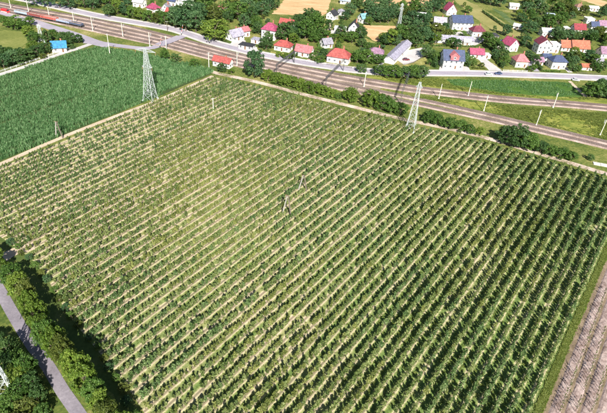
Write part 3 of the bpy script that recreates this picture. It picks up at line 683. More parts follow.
house(341, 14.5, 6, 6, 3, 2, 'hip', -5, 'grey', 'the little grey hip roof', 'little white house with grey hip roof at the top of the lane', chim=False)
house(345, 3.5, 10, 6, 3, 2, 'gx', -5, 'bluegrey', 'the blue grey roof at the top', 'house with blue grey roof at the top edge right of the orange field')
house(375.5, 56, 11.5, 8.5, 3, 3.2, 'hip', -6, 'purple', 'the dusky purple hip roof', 'white bungalow with dusky purple hip roof left of the long grey shed')
sa, sb = G(388.5, 63.5), G(406, 46.5); sc_ = PX((sa + sb) / 2)
house(sc_[0], sc_[1], float(np.linalg.norm(sb - sa)), 6.5, 2.8, 1.6, 'gx', math.degrees(math.atan2(sb[1] - sa[1], sb[0] - sa[0])), 'lilac', 'the long grey shed', 'very long narrow shed with lilac grey roof running uphill', cat='shed', chim=False, wins=False)
house(450, 66.2, 14.5, 11, 5.6, 5, 'gx', 6, 'navy', 'the navy and pink roofed house', 'large white house with navy roof and pink gable dormer by the road', dormer='pink')
house(475, 56.5, 11.5, 8, 3, 3, 'gx', 6, 'magenta', 'the magenta roofed bungalow', 'white bungalow with long magenta roof above the white driveway')
house(485.5, 57.5, 6, 5, 2.4, .25, 'flat', 6, 'white', 'the white carport', 'white flat carport beside the magenta roofed bungalow', cat='carport', chim=False, wins=False)
house(452.5, 42, 27, 7.5, 2.8, 1.6, 'gx', 5, 'lilac', 'the long lilac roof', 'long low building with pale lilac roof in the middle of the village', cat='barn', chim=False)
house(439, 25, 11.5, 8, 3.2, 3.4, 'gx', 0, 'lilac', 'the lilac roofed house', 'house with lilac roof left of the big white house')
house(459, 28, 16.5, 11, 5.6, 3.8, 'gx', 10, 'navy', 'the big white house with navy roof', 'big white house with navy roof behind the long lilac roof')
house(449, 14, 10.5, 10, 4.2, 5.6, 'gy', 14, 'magenta', 'the white gable with magenta roof', 'white gable fronted house with magenta roof near the top edge')
house(476, 35, 12.5, 9, 3.8, 4, 'hip', 12, 'maroon', 'the maroon roofed house', 'white house with maroon hip roof right of the big white house')
house(508.5, 49.5, 11, 10.5, 5, 4.6, 'gy', 30, 'magenta', 'the white gable by the pasture', 'white gable fronted house with magenta roof at the foot of the olive pasture')
house(493, 38.5, 7, 6, 2.8, 2, 'hip', 10, 'black', 'the small black roofed shed', 'small white shed with black roof beside the olive pasture', cat='shed', chim=False)
house(540, 52, 12.5, 11, 8, 4.2, 'gy', 8, 'maroon', 'the tall maroon roofed house', 'tallest white house with maroon roof in the right of the village', stor=3)
house(550.5, 51, 11, 9, 6.6, .4, 'flat', 8, 'white', 'the white block beside it', 'tall plain white flat roofed block right of the maroon roofed house', cat='house', chim=False)
house(518.5, 65.5, 11.5, 10, 4.6, 5, 'hip', 8, 'pink', 'the cream house with pink roof', 'cream house with pink hip roof standing near the road', wall='cream')
house(555, 67, 13.5, 10, 5.4, 4.2, 'hip', 9, 'navy', 'the navy hip roofed house', 'white two storey house with navy hip roof near the road')
house(577, 50.5, 13.5, 8.5, 3, 4.2, 'gx', 9, 'orange', 'the long orange roof', 'house with long orange tiled roof at the right of the village')
house(562.5, 49.5, 7, 7, 3, 3.6, 'gx', 9, 'orange', 'the short orange roof', 'smaller house with orange roof left of the long orange roof')
house(577, 32, 12, 8, 3.4, 3.8, 'gx', 9, 'crimson', 'the crimson roofed house', 'house with crimson roof among trees at upper right')
house(565, 31, 5, 5, 3, 1.4, 'hip', 9, 'white', 'the small white hut', 'small white hut left of the crimson roofed house', chim=False, cat='hut')
house(604, 56.5, 13, 9, 3.8, 4, 'gx', 9, 'purple', 'the purple roofed house', 'white house with purple roof at the right edge')
house(588, 22.5, 8.5, 7, 4, .35, 'flat', 9, 'white', 'the white flat roofed house', 'white flat roofed house above the crimson roofed house', chim=False)
house(592.5, 28.5, 8, 7, 3, 3.2, 'gx', 9, 'navy', 'the navy roof at upper right', 'house with navy roof right of the crimson roofed house')
house(600, 27.5, 8, 7, 3, 3.4, 'gx', 9, 'purple', 'the small purple roof', 'small house with purple roof near the right edge')
house(606, 31.5, 7, 6, 3, .35, 'flat', 9, 'white', 'the white shed at the edge', 'white flat roofed shed at the upper right edge', chim=False, cat='shed')
house(585, 69, 9, 5, 2.4, 1.5, 'gx', 9, 'orange', 'the little orange shed', 'little shed with pale orange roof close to the road', cat='shed', chim=False, wins=False)
house(592, 10.5, 11, 7, 3, 1.4, 'gx', 9, 'white', 'the white roof at top right', 'white roofed house in the top right corner', chim=False)
house(578, 9.5, 9, 7, 3, 3, 'hip', 9, 'brown', 'the brown hip roof', 'house with brown hip roof near the top right field strip')
house(541, 8.5, 9, 6, 3, 1.6, 'gx', 5, 'white', 'the white roof in the trees', 'white roofed house among the trees at the top right')
house(549, 18.5, 8, 6, 3, 1.8, 'gx', 5, 'bluegrey', 'the blue grey cottage', 'blue grey roofed cottage between tall trees at upper right', chim=False)
house(513, 8.5, 10, 7, 3, 2, 'gx', 0, 'white', 'the white house above the gardens', 'white pale roofed house above the striped gardens', chim=False)
house(517.5, 28.5, 8, 5, 2.4, 1.5, 'gx', -28, 'white', 'the white garden shed', 'long white garden shed at the end of the striped gardens', cat='shed', chim=False, wins=False)

house(536.5, 63.5, 8, 6, 2.6, 2.2, 'gx', 8, 'purple', 'the small purple shed', 'small shed with purple roof between the cream house and the navy hip roof', cat='shed', chim=False)
house(545, 59.5, 7, 6, 2.6, 1.8, 'gx', 8, 'navy', 'the navy roofed garage', 'small garage with navy roof below the tall white block', cat='garage', chim=False)
house(546, 35.5, 13, 8, 4, 2.2, 'gx', 8, 'white', 'the pale roofed villa', 'pale roofed white villa behind the tall maroon roofed house')
house(498.5, 46.5, 8, 6, 2.8, 2.4, 'gx', 30, 'navy', 'the navy roofed outbuilding', 'navy roofed outbuilding left of the white gable by the pasture', cat='outbuilding', chim=False)
house(167, 11.5, 7, 7, 3, 3.6, 'gy', -10, 'grey', 'the grey roofed gable house', 'white gable house with grey roof between magenta diamond roof and navy roof')
house(421, 18.5, 8, 6, 3, 2, 'gx', 0, 'white', 'the white cottage', 'small white cottage among trees left of the lilac roofed house', chim=False)
house(597, 64, 7, 5, 2.6, 1.8, 'gx', 9, 'grey', 'the grey roofed shed', 'small grey roofed shed left of the purple roofed house', cat='shed', chim=False)
house(466, 44.5, 6, 5, 2.6, 1.6, 'gx', 6, 'white', 'the small white shed', 'small white shed at the right end of the long lilac roof', cat='shed', chim=False, wins=False)

# ------------------------------------------------------------------ vehicles
def car(px, py, yaw, col, label, z=.16, van=False):
    o = tag(link('car' if not van else 'van', None, None, G(px, py, 0) + np.array([0, 0, z]), rad(yaw)), label, 'van' if van else 'car')
    L, W = (5.6, 2.1) if van else (4.3, 1.75); pm = plain('paint_%d_%d_%d' % tuple(int(c * 99) for c in col), col, .25, var=.04)
    pr = [(-L / 2, .35), (L / 2, .35), (L / 2, .75), (L / 2 - .9, .92), (-L / 2, .95)] if not van else [(-L / 2, .4), (L / 2, .4), (L / 2, 1.1), (L / 2 - .6, 1.25), (L / 2 - 1.2, 2.2), (-L / 2, 2.3)]
    m = MB(); n = len(pr); m.solid([(x, s * W / 2 * (1 if z_ < .9 or van else .96), z_) for s in (-1, 1) for x, z_ in pr], [tuple(range(n - 1, -1, -1))[::-1], tuple(range(2 * n - 1, n - 1, -1))] + [(i, n + i, n + (i + 1) % n, (i + 1) % n) for i in range(n)])
    link('body', m.mesh('car_body', pm), o)
    if not van:
        m = MB(); b4 = [(-1.85, -.82, .93), (1.05, -.82, .9), (1.05, .82, .9), (-1.85, .82, .93)]; t4 = [(-1.35, -.62, 1.44), (.35, -.62, 1.46), (.35, .62, 1.46), (-1.35, .62, 1.44)]
        m.solid(b4 + t4, [(0, 1, 5, 4), (1, 2, 6, 5), (2, 3, 7, 6), (3, 0, 4, 7)]); link('window_band', m.mesh('car_glass', M_GLASS), o)
        m = MB(); m.box((-.5, 0, 1.475), (1.75, 1.28, .06)); link('car_roof', m.mesh('car_roof', pm), o)
    else:
        m = MB(); m.solid([(L / 2 - .62, s, 1.3) for s in (-.95, .95)] + [(L / 2 - 1.14, s, 2.1) for s in (.95, -.95)], [(0, 1, 2, 3)]); 
        m.v = [(x + .03, y, z_ + .02) for x, y, z_ in m.v]; link('windscreen', m.mesh('windscreen', M_GLASS), o)
        m = MB(); m.box((-.4, 0, .62), (L - .9, W + .04, .42)); link('lower_panel', m.mesh('lower_panel', M_WHITE), o)
    for x in (-L * .31, L * .31):
        for s in (-1, 1):
            m = MB(); m.tube([(x, s * (W / 2 - .2), .33), (x, s * (W / 2 + .02), .33)], .33, 12); q = link('wheel', m.mesh('tyre', M_RUB), o)
            m = MB(); m.tube([(x, s * (W / 2 + .0), .33), (x, s * (W / 2 + .035), .33)], .19, 10); link('rim', m.mesh('rim', M_STEEL), q)
    for s in (-.6, .6):
        m = MB(); m.box((L / 2 - .01, s, .68), (.06, .36, .15)); link('headlight', m.mesh('headlight', M_FRAME), o)
car(488.5, 75.2, 6, (.75, .75, .75), 'white car on the village road, left of the dark blue one', .25)
car(498, 74.6, 186, (.05, .07, .16), 'dark blue car on the village road below the white driveway', .25)
car(575.5, 80.6, -8, (.78, .78, .78), 'white car on the verge where the light path meets the road', .03)
car(406, 60.3, 12, (.16, .02, .03), 'dark red car parked in the white paved yard', .05)
car(6, 12.6, -17, (.55, .03, .03), 'bright red van with pale lower panel at the upper left edge', .12, True)
def wagon(px, L, col, hb, label):
    c, h = on_track(3, px); o = tag(link('freight_wagon', None, None, (c[0], c[1], .55), h), label, 'wagon', 'freight wagons on the siding')
    pm = plain('wagon_%d_%d' % (int(col[0] * 99), int(col[2] * 99)), col, .6, var=.25)
    m = MB(); m.box((0, 0, 1.0), (L, 2.6, .3)); link('frame', m.mesh('wagon_frame', M_STEELD), o)
    for s in (-1, 1):
        m = MB(); m.box((0, s * 1.3, 1.15 + hb / 2), (L, .1, hb)); q = link('side', m.mesh('wagon_side', pm), o)
        for x in np.arange(-L / 2 + .8, L / 2, 1.6): m = MB(); m.box((x, s * 1.38, 1.15 + hb / 2), (.12, .1, hb)); link('stanchion', m.mesh('stanchion', pm), q)
        m = MB(); m.box((s * L / 2, 0, 1.15 + hb / 2), (.1, 2.5, hb)); link('end_wall', m.mesh('wagon_end', pm), o)
    m = MB(); m.solid([(-L / 2 + .06, -1.24, 1.15), (L / 2 - .06, -1.24, 1.15), (L / 2 - .06, 1.24, 1.15), (-L / 2 + .06, 1.24, 1.15), (-L / 2 + 1, -.5, 1.1 + hb * 1.05), (L / 2 - 1, -.5, 1.05 + hb), (L / 2 - 1, .5, 1.05 + hb), (-L / 2 + 1, .5, 1.1 + hb)], [(0, 1, 5, 4), (1, 2, 6, 5), (2, 3, 7, 6), (3, 0, 4, 7), (4, 5, 6, 7)]); link('load', m.mesh('wagon_load', M_BAL), o)
    for x in (-L * .36, L * .36):
        m = MB(); m.box((x, 0, .62), (2.4, 1.9, .3)); bgo = link('bogie', m.mesh('bogie', M_STEELD), o)
        for xx in (-.8, .8):
            for s in (-.75, .75):
                m = MB(); m.tube([(x + xx, s - .06, .44), (x + xx, s + .06, .44)], .44, 10); link('wheel', m.mesh('wagon_wheel', M_STEELD), bgo)
wagon(26, 12.5, (.30, .36, .42), 1.3, 'blue grey freight wagon nearest the red van')
wagon(37.5, 12.5, (.20, .05, .045), 1.5, 'dark red freight wagon behind the blue grey one')
wagon(49, 12.5, (.36, .09, .07), 1.5, 'brighter red freight wagon in the middle of the short train')
wagon(61, 12.5, (.28, .33, .45), 1.1, 'pale blue freight wagon right of the red wagons')
wagon(72.5, 12.5, (.07, .09, .15), 1.0, 'navy freight wagon at the right end of the train')

# ------------------------------------------------------------------ fence, slab, crossing barriers
def fence(px, h, mat, label, step=3.0):
    fp = smooth(GP(px), step); f0 = fp[0]
    fo = tag(link('fence', None, None, (*f0, 0)), label, 'fence')
    m = MB(); m.box((0, 0, h / 2), (.13, .13, h)); pm_ = m.mesh('fence_post', mat)
    for i, q in enumerate(fp):
        link('post', pm_, fo, (*(q - f0), 0))
        if i:
            a = fp[i - 1] - f0; c = q - f0
            for z in (h * .42, h * .83):
                m = MB(); m.bar((*a, z), (*c, z), .1); link('rail', m.mesh('fence_rail', mat), fo)
fence([(-6, 74.5), (30, 62.6), (44, 58), (58, 53.2), (74, 48)], 1.2, M_FRAME, 'low white post fence along the track above the maize')
fence([(268, 54.2), (300, 60.2), (316, 63.4)], 1.1, M_FRAME, 'white roadside fence below the red hip roof and the pink gable house')
fence([(327, 64.8), (352, 68.2)], 1.1, M_WOOD, 'dark wooden fence along the road below the large red roofed house')
fence([(503, 71.2), (527, 72)], 1.1, M_FRAME, 'white fence along the road below the cream house with pink roof')
fence([(577, 73.6), (600, 74.6)], 1.1, M_WOOD, 'dark fence along the road below the little orange shed')
fence([(400, 65.5), (414, 63), (431, 52)], 1.3, M_WOOD, 'dark fence round the lower side of the white paved yard')
so_ = tag(link('concrete_slab', None, None, G(604, 165.5), rad(-14)), 'pale concrete slab beside the farm track at the right edge', 'slab')
for k in range(3):
    m = MB(); m.box((-3.1 + k * 3.1, (k % 2) * .12, .16), (2.95, 2.6, .3)); link('panel', m.mesh('slab_panel', M_CONC), so_)
for (px, py, yw, lb) in ((160, 47.5, 60, 'raised barrier on the orchard side of the level crossing'), (181.5, 35, 60, 'raised barrier on the village side of the level crossing')):
    o = tag(link('crossing_barrier', None, None, G(px, py), rad(yw)), 'white and red ' + lb, 'barrier')
    m = MB(); m.box((0, 0, .55), (.5, .45, 1.1)); link('stand', m.mesh('barrier_stand', M_STEELD), o)
    for k in range(5):
        m = MB(); m.bar((0 + k * .35, 0, 1.0 + k * 1.05), (.35 + k * .35, 0, 2.05 + k * 1.05), .14); link('boom_section', m.mesh('boom', M_FRAME if k % 2 == 0 else plain('signal_red', (.6, .03, .03))), o)

# ------------------------------------------------------------------ tree kinds
def rand_quads(c, size, nrm=None, squash=1.0, rng=RNG):
    """leaf-spray quads at centres c with random tilt"""
    n = len(c); a = rng.normal(size=(n, 3))
    if nrm is not None: a = a * .75 + nrm * 1.0
    a /= np.linalg.norm(a, axis=1)[:, None]; t = rng.normal(size=(n, 3)); u = np.cross(a, t); u /= np.linalg.norm(u, axis=1)[:, None]; v = np.cross(a, u)
    s = size * rng.uniform(.55, 1.25, n); r = rng.uniform(.55, 1.0, n)
    U = u * s[:, None] * .5; W = v * (s * r)[:, None] * .5
    k = rng.uniform(.2, .9, (n, 1))
    return np.stack([c - U - W * k, c + U - W, c + U * k + W, c - U + W * .8], 1)
def broadleaf(seed, h=1.0, spread=.5, nclump=60, per=45, leaf=.045, low=.12, cone=0.0):
    """unit-height tree: crown quads + trunk with limbs"""
    rng = np.random.default_rng(seed); C = []; N = []
    cz = (1 + low) / 2; rz = (1 - low) / 2
    lob = rng.normal(size=(7, 3)); lob /= np.linalg.norm(lob, axis=1)[:, None]; la = rng.uniform(-.22, .32, 7)
    cl = []
    for i in range(nclump):
        d = rng.normal(size=3); d /= np.linalg.norm(d); d[2] = d[2] if d[2] > -.75 else -d[2]
        g = 1 + sum(la[j] * max(0, d @ lob[j]) ** 3 for j in range(7)); rr = g * (rng.uniform(.35, .95) ** .5)
        p = d * np.array([spread, spread, rz]) * rr * .86
        if cone: p[:2] *= max(.1, 1 - cone * (p[2] / rz * .5 + .5))
        p *= rng.uniform(.95, 1.1); p[2] += cz; cl.append(p)
        r = spread * rng.uniform(.11, .28) * (1 - cone * .3)
        q = rng.normal(size=(per, 3)); q /= np.linalg.norm(q, axis=1)[:, None]; q[:, 2] = np.where(q[:, 2] < -.3, -q[:, 2], q[:, 2])
        C.append(p + q * r * rng.uniform(.55, 1.05, (per, 1)) * np.array([1, 1, .8])); N.append(q)
    C = np.concatenate(C); N = np.concatenate(N); N[:, 2] += .35
    keep = C[:, 2] > low * .5; V = rand_quads(C[keep], leaf, N[keep], rng=rng)
    tb = MB(); lean = rng.normal(size=2) * .02; top = (lean[0], lean[1], .62)
    tb.tube([(0, 0, -.01), (lean[0] * .3, lean[1] * .3, .12), (lean[0] * .7, lean[1] * .7, .35), top, (lean[0] * 1.5, lean[1] * 1.5, .85)], [.035, .026, .02, .013, .004], 7)
    for i in rng.choice(len(cl), min(9, len(cl)), replace=False):
        z0 = rng.uniform(.18, .5); p = cl[i]; tb.tube([(lean[0] * z0, lean[1] * z0, z0), tuple(np.array([lean[0] * z0, lean[1] * z0, z0]) * .5 + p * .5 + np.array([0, 0, .03])), tuple(p)], [.014, .009, .003], 5)
    return V, tb
def conifer(seed):
    rng = np.random.default_rng(seed); C = []; N = []
    for k in range(15):
        z = .08 + k * .062; R = .36 * (1 - z) ** .8 + .015
        for a in np.linspace(0, 2 * math.pi, 11, endpoint=False) + rng.uniform(0, 1):
            n = 16; f = rng.uniform(.2, 1, n) ** .6 * rng.uniform(.8, 1.12); aa = a + rng.normal(size=n) * .12
            C.append(np.stack([np.cos(aa) * f * R, np.sin(aa) * f * R, z - f * R * .28 + rng.normal(size=n) * .012], 1)); N.append(np.stack([np.cos(aa) * .5, np.sin(aa) * .5, np.ones(n)], 1))
    V = rand_quads(np.concatenate(C), .045, np.concatenate(N), rng=rng); tb = MB(); tb.tube([(0, 0, -.01), (0, 0, .5), (0, 0, .98)], [.025, .015, .003], 7)
    return V, tb
TREES = {}
def tree_meshes(kind, seed, tone):
    k = (kind, seed, tone)
    if k not in TREES:
        if kind == 'round': V, tb = broadleaf(100 + seed, spread=.53, nclump=80, per=40, leaf=.055, low=.04)
        elif kind == 'tall': V, tb = broadleaf(200 + seed, spread=.42, nclump=76, per=40, leaf=.052, low=.05, cone=.22)
        elif kind == 'bush': V, tb = broadleaf(300 + seed, spread=.62, nclump=52, per=42, leaf=.075, low=-.05)
        elif kind == 'near': V, tb = broadleaf(400 + seed, spread=.6, nclump=85, per=62, leaf=.058, low=-.05)
        else: V, tb = conifer(500 + seed)
        TREES[k] = (quads_mesh('crown_' + kind, V, [LEAF[tone]]), tb.mesh('trunk_' + kind, M_BARK))
    return TREES[k]
SPREAD = dict(round=1.0, tall=.84, bush=1.24, near=1.2, conifer=.72)
def plant(name, pos, h, dia, kind, tone, label, cat, group, seed=None):
    seed = random.randrange(4) if seed is None else seed
    c, tk = tree_meshes(kind, seed, tone); s = dia / (h * SPREAD[kind])
    o = tag(link(name, None, None, pos, random.uniform(0, 6.28), (h * s, h * s, h)), label, cat, group)
    link('trunk', tk, o); link('crown', c, o); return o

VT = """35,6,10,9,t 48,7,10,9,t 60,8,11,10,t 70,9,10,9,t 28,1,10,9,t 85,8,12,10,g 93,9,11,9,t 100,4,12,11,t 110,7,13,12,g 109,17,9,8,d 118,14,10,10,b 126,16,10,10,t 133,18,8,9,g 141,20,8,8,b 149,22,8,8,g 157,24,8,8,o 165,25,9,9,g 120,1,12,12,t 130,-2,12,11,g
176,28,14,12,t 186,31,15,13,t 196,32,14,12,t 178,21,11,10,d 190,18,13,12,t 200,22,13,12,t 214.5,40.5,13.5,16,b 205,13,13,13,g 214,22,12,12,o 228,18,12,12,g 238,20,13,13,g 247,14,12,11,t 252,24,12,10,d 262,16,11,10,t 245,28,9,9,t 258,34,8,7,d 232,5,12,12,o 250,3,12,12,g 265,5,12,12,t 210,2,12,12,o 197,5,11,10,g 270,10,9,8,t
266,49.5,8.5,8,d 283,40,11,14,d 293,43.5,7,7,b 299,27,9,9,d 305,39,13,13,g 315,35,15,15,g 322,42,9,10,g 311,25,12,12,d 299.5,38,8,8,t 292,33,8,9,d 318,55,5,5,g 324,56,5,6,d 279,57,3.5,5,b 286,59,3.5,5,b 292,58.5,3.5,5,g 313,60,4.5,6,g 320,63,4.5,6,g
345,41,6,8,g 352,43,8,9,g 361,47,6,7,d 333,41,5,6,g 327,37,5,5,b 341,39.5,4,5,b 357,63,8,9,g 366,64,9,10,g 361,72,5,7,d 353.5,60,5,6,b 377,64,6,8,g 384,61,4,5,g 380,75,6,9,g 388,77,7,9,g 396,78,7,10,g 404,78.5,7,10,d 412,78.5,8,10,g 420,78.5,8,9,d
350,15,9,9,t 345,20,6,7,t 372,23,12,11,t 380,23,11,10,t 388,23,11,10,t 367,15,12,11,t 376,13,12,12,t 386,13,12,12,t 356,9,10,10,d 394,19,11,10,t 368,25,6,7,g 390,45,11,12,b 399,41,11,12,g 383,42,6,8,b 408,39,10,11,d 415,37,12,11,t 421,31,13,10,t 412,25,11,11,t 424,43,11,12,t 416,47,9,10,d 408,22,11,11,o 402,17,9,9,g 414,13,11,11,g 425,15,11,10,t 433,12,11,10,t 439,11,11,10,t 437,37,10,11,o 448,37,6,7,o 463,36,4,5,g 427,24,9,8,t
486,45,9,11,g 492,49,8,10,g 484,41,7,8,o 498,53,8,8,d 501,59,7,8,d 503,65,6,8,g 494,58,6,7,t 525,47,8,8,t 524,40,6,6,d 471,62.5,4.5,5.5,g 467,66,3.5,4.5,d 434,66,7,5,d 482,3,11,11,t 490,5,11,11,t 499,7,11,11,t 505,3,12,12,d 524,15,11,11,t 528,23,11,11,g 521,22,7,8,t 528,34,10,11,t 534,28,9,9,d 531,6,12,12,g 541,15,10,10,d 536,13,12,11,t 551,9,12,12,g 556,18,13,13,g 563,15,12,12,o 546,29,12,12,g 556,30,12,12,g 553,39,9,9,t 560,39,8,9,t 567,40,8,9,t 574,40,7,8,d 582,40,7,9,d 588,41,9,10,t 594,40,10,11,o 601,41,11,12,o 607,44,9,9,g 561,24,10,9,g 567,10,11,11,g 571,19,10,10,o 582,16,9,10,o 601,18,10,10,t 607,16,10,9,t 597,34,6,6,t 570,61,7,8,d 578,62,7,8,g 587,61,8,9,t 593,64,7,8,g 571,71,5,6,d 577,71,4,5,g 594,71,6,7,g 602,71,7,8,d 567,66,6,7,d 531,71,4.5,6,g 534,64,6,7,d 528,58,5,6,t 590,97,9,11,g 598,98,10,12,d 608,99,10,12,g 600,92,8,10,t
15,29,8,9,g 8,27,7,8,g 23,29,6,7,g 30,26,6,7,g 29,37,7,8,b 35,43,7,8,g 48,42,7,7,d 54,39,6,7,g 62,40,5,7,d 70,44,7,8,d 79,43,5.5,6,d 46,53,6,7,d 38,56,6,8,d 22,63,8,10,d 29,61,7,8,d 14,65,8,9,t 4,68,8,9,t 0,59,8,9,d 10,58,6,7,g 34,51,6,7,b 43,58.5,3,4.5,o 72,49,3.2,4,d
165,59.5,6,6.5,g 176,62.5,5,6,d 195,66.5,4.5,7,g 222,71.5,4.5,6,d 231.5,73.5,3,4,b"""
vt = []
for tk in VT.split():
    x, y, h, d, c = tk.split(','); vt.append((float(x), float(y), float(h), float(d), c))
def clear_of(x, y):
    q = G(x, y)
    if any(abs(h_[0] - x) < 11 and -2 < h_[1] - y + 2.5 < 9 for h_ in HOUSES) or any(abs(v_[0] - x) < 3.5 and abs(v_[1] - y) < 2 for v_ in vt): return False
    if np.min(np.linalg.norm(vp_ - q[:2], axis=1)) < 8.5: return False
    return not any(inside((x, y), pl) for pl in KEEP)
KEEP = [[(268, 18), (284, -5), (335, -5), (328, 20)], [(362, 23), (400, 24), (398, 34), (380, 45), (364, 37)], [(455, -4), (476, 2), (527, 34), (520, 41), (480, 26)], [(384, 68), (404, 43), (412, 46), (432, 48), (414, 66), (392, 68)], [(474, 54), (486, 54), (505, 72), (487, 72)], [(228, 55), (238, 44), (262, 44), (262, 58)]]
tr_ = random.Random(5); n_ = 0
while n_ < 150:
    x = tr_.uniform(96, 606); top = -2 + max(0, 300 - x) * .0; y = tr_.uniform(2, 72)
    if y > np.interp(x, [v_[0] for v_ in VR], [v_[1] for v_ in VR]) - 2.5 or not clear_of(x, y): continue
    big = tr_.random() < .35; vt.append((x, y, tr_.uniform(6.2, 9) if big else tr_.uniform(2.2, 4.6), tr_.uniform(6, 9) if big else tr_.uniform(3, 5.5), tr_.choice('ggbdot'))); n_ += 1
cnt = {}
allv = []
for (x, y, h, d, c) in vt:
    hx = min(HOUSES, key=lambda q: (q[0] - x) ** 2 + (1.7 * (q[1] - y)) ** 2); dx, dy = x - hx[0], y - hx[1]
    rel = ('to the left of' if dx < 0 else 'to the right of') if abs(dx) > abs(dy) * 1.3 else ('behind' if dy < 0 else 'in front of')
    allv.append((hx[2], rel, dx * dx + dy * dy, x, y, h, d, c))
allv.sort(key=lambda q: (q[0], q[1], q[2])); tot = {}
for q in allv: tot[q[:2]] = tot.get(q[:2], 0) + 1
for (ph, rel, _, x, y, h, d, c) in allv:
    k = cnt.get((ph, rel), 0); cnt[(ph, rel)] = k + 1
    lead = '' if tot[(ph, rel)] == 1 else (['nearest ', 'second nearest ', 'third nearest ', 'fourth nearest ', 'fifth nearest ', 'sixth nearest ', 'seventh nearest ', 'eighth nearest ', 'ninth nearest ', 'tenth nearest '] + [o_ + ' nearest ' for o_ in ORD[10:]])[k]
    small = h < 6; kind = 'bush' if small else random.choice(['round', 'round', 'tall'])
    if (x, y) == (434.0, 66.0): kind = 'conifer'
    plant('shrub' if small else 'broadleaf_tree', G(x, y), h, d * 1.08, kind, c, '%s%s %s %s %s' % (lead, TONE[c], 'shrub' if small else 'tree', rel, ph), 'shrub' if small else 'tree', 'garden shrubs in the village' if small else 'trees in and around the village')
plant('broadleaf_tree', G(254.5, 77.5), 14.5, 11.5, 'near', 't', 'tall bluish green tree between the railway and the farm track', 'tree', None, 0)
RB = [(268, 80, 5, 7), (276, 82.5, 5, 7), (284, 84.5, 5.2, 7), (292, 86.5, 5, 7), (300, 88.5, 5.2, 7), (308, 91, 5, 7), (316, 93, 5, 7), (324, 95, 4.6, 6.5), (331, 97, 4, 6), (338, 98.5, 3, 4), (350.5, 101, 6.4, 8), (372, 107, 8, 9.5), (381, 109.5, 7, 8), (391, 112, 5.5, 7), (400, 114, 5, 6.5), (428, 122, 5.5, 6.5), (437, 125, 5, 6), (449, 128, 4.6, 6), (459, 130.5, 5, 6), (469, 133, 4, 5.5), (478, 134.5, 3.6, 5),
      (505, 143, 7.5, 9), (516, 146, 8.6, 10), (527, 148.5, 7, 8.5), (540, 152, 4.6, 6), (550, 155, 4.6, 6), (560, 157.5, 4.4, 6), (570, 160, 4, 5.5), (590, 160, 2.6, 3.6)]
for k, (x, y, h, d) in enumerate(RB):
    c = 'b' if x < 335 or 365 < x < 376 else random.choice('ggbo' if x < 490 else 'gdg'); h *= 1.1; d *= 1.12
    plant('bush' if h < 6 else 'broadleaf_tree', G(x, y), h, d * 1.06, 'near' if h > 4.5 else 'bush', c, ORD[k] + ' ' + TONE[c] + ' bush from the left between railway and farm track', 'bush', 'bushes between the railway and the farm track')
HD = [(-6, 262, 7, 5.5), (4, 273, 7.5, 5.5), (12, 283, 8, 5.5), (20, 294, 8, 5.5), (27, 304, 8.5, 5.5), (33, 314, 9, 5.5), (39, 325, 9, 5.5), (46, 336, 9, 5.5), (52, 347, 9.5, 5.5), (59, 357, 9.5, 5.5), (66, 366, 9, 5.5), (73, 375, 9, 5.5), (81, 384, 9.5, 6), (89, 393, 9, 6), (97, 403, 9.5, 6), (104, 413, 9, 6), (111, 424, 9, 6), (119, 436, 9, 6)]
for k, (x, y, h, d) in enumerate(HD):
    c = 'bbgbob'[k % 6]; h += 2.2 if k in (9, 10, 12, 13) else 0
    h *= random.uniform(.86, 1.05); d *= random.uniform(.92, 1.1)
    plant('hedgerow_bush', G(x + random.uniform(-2, 2), y), h, d, 'near', c, ORD[k] + ' ' + TONE[c] + ' bush from the top in the hedge between lane and orchard', 'bush', 'hedge bushes between the lane and the orchard')
LB = [(-4, 348, 4.5, 5, 'd'), (9, 353, 5, 5, 'd'), (19, 363, 5, 5, 'g'), (6, 369, 5, 5.5, 'd'), (29, 374, 6.5, 5, 'g'), (17, 381, 5, 5.5, 'b'), (35, 389, 6, 4.6, 'd'), (24, 395, 5, 5.5, 'g'), (39, 402, 5, 4.4, 'd'), (12, 408, 5, 6, 'g'), (29, 413, 4.6, 5, 'o'), (44, 418, 4, 4.4, 'g'), (2, 425, 5, 6, 'g'), (22, 430, 5, 6, 'o')]
for k, (x, y, h, d, c) in enumerate(LB):
    plant('roadside_tree', G(x, y), h, d, 'near', c, ORD[k] + ' ' + TONE[c] + ' tree from the top on the left side of the lane', 'tree', 'trees left of the lane in the corner')
for k in range(22):
    f = k / 21; i = f * (len(DR) - 4); a = int(i) + 2; b_ = min(a + 1, len(DR) - 1); w = i - int(i)
    x = DR[a][0] * (1 - w) + DR[b_][0] * w + random.uniform(-7, -2); y = DR[a][1] * (1 - w) + DR[b_][1] * w + random.uniform(-3, 3)
    plant('bank_shrub', G(x, y), random.uniform(1.5, 2.6), random.uniform(2.2, 3.4), 'bush', 'tgo'[k % 3], ORD[k] + ' low shrub from the top at the row ends beside the hedge', 'shrub', 'low shrubs at the row ends')

def hedge(pa, pb, wd_, h, tone, label):
    a, c = G(*pa), G(*pb); L = float(np.linalg.norm(c - a)); n = int(L * wd_ * h * 9 + L * 20)
    C = np.stack([RNG.uniform(0, L, n), RNG.normal(size=n) * wd_ * .28, h * RNG.uniform(.05, 1, n) ** .75 * (1 + .1 * np.sin(RNG.uniform(0, 6.28, n)))], 1)
    o = tag(link('hedge', None, None, a, math.atan2(c[1] - a[1], c[0] - a[0])), label, 'hedge', 'garden hedges in the village')
    link('foliage', quads_mesh('hedge_foliage', rand_quads(C, .5), [LEAF[tone]]), o)
    m = MB()
    for x in np.arange(.4, L, 1.1): m.tube([(x, 0, 0), (x + .1, .05, h * .7)], [.05, .02], 4)
    tag(link('stems', m.mesh('hedge_stems', M_BARK), o), kind='stuff')
hedge((427, 55), (435.5, 68.5), 1.6, 3.4, 'd', 'dark tall hedge left of the navy and pink roofed house')
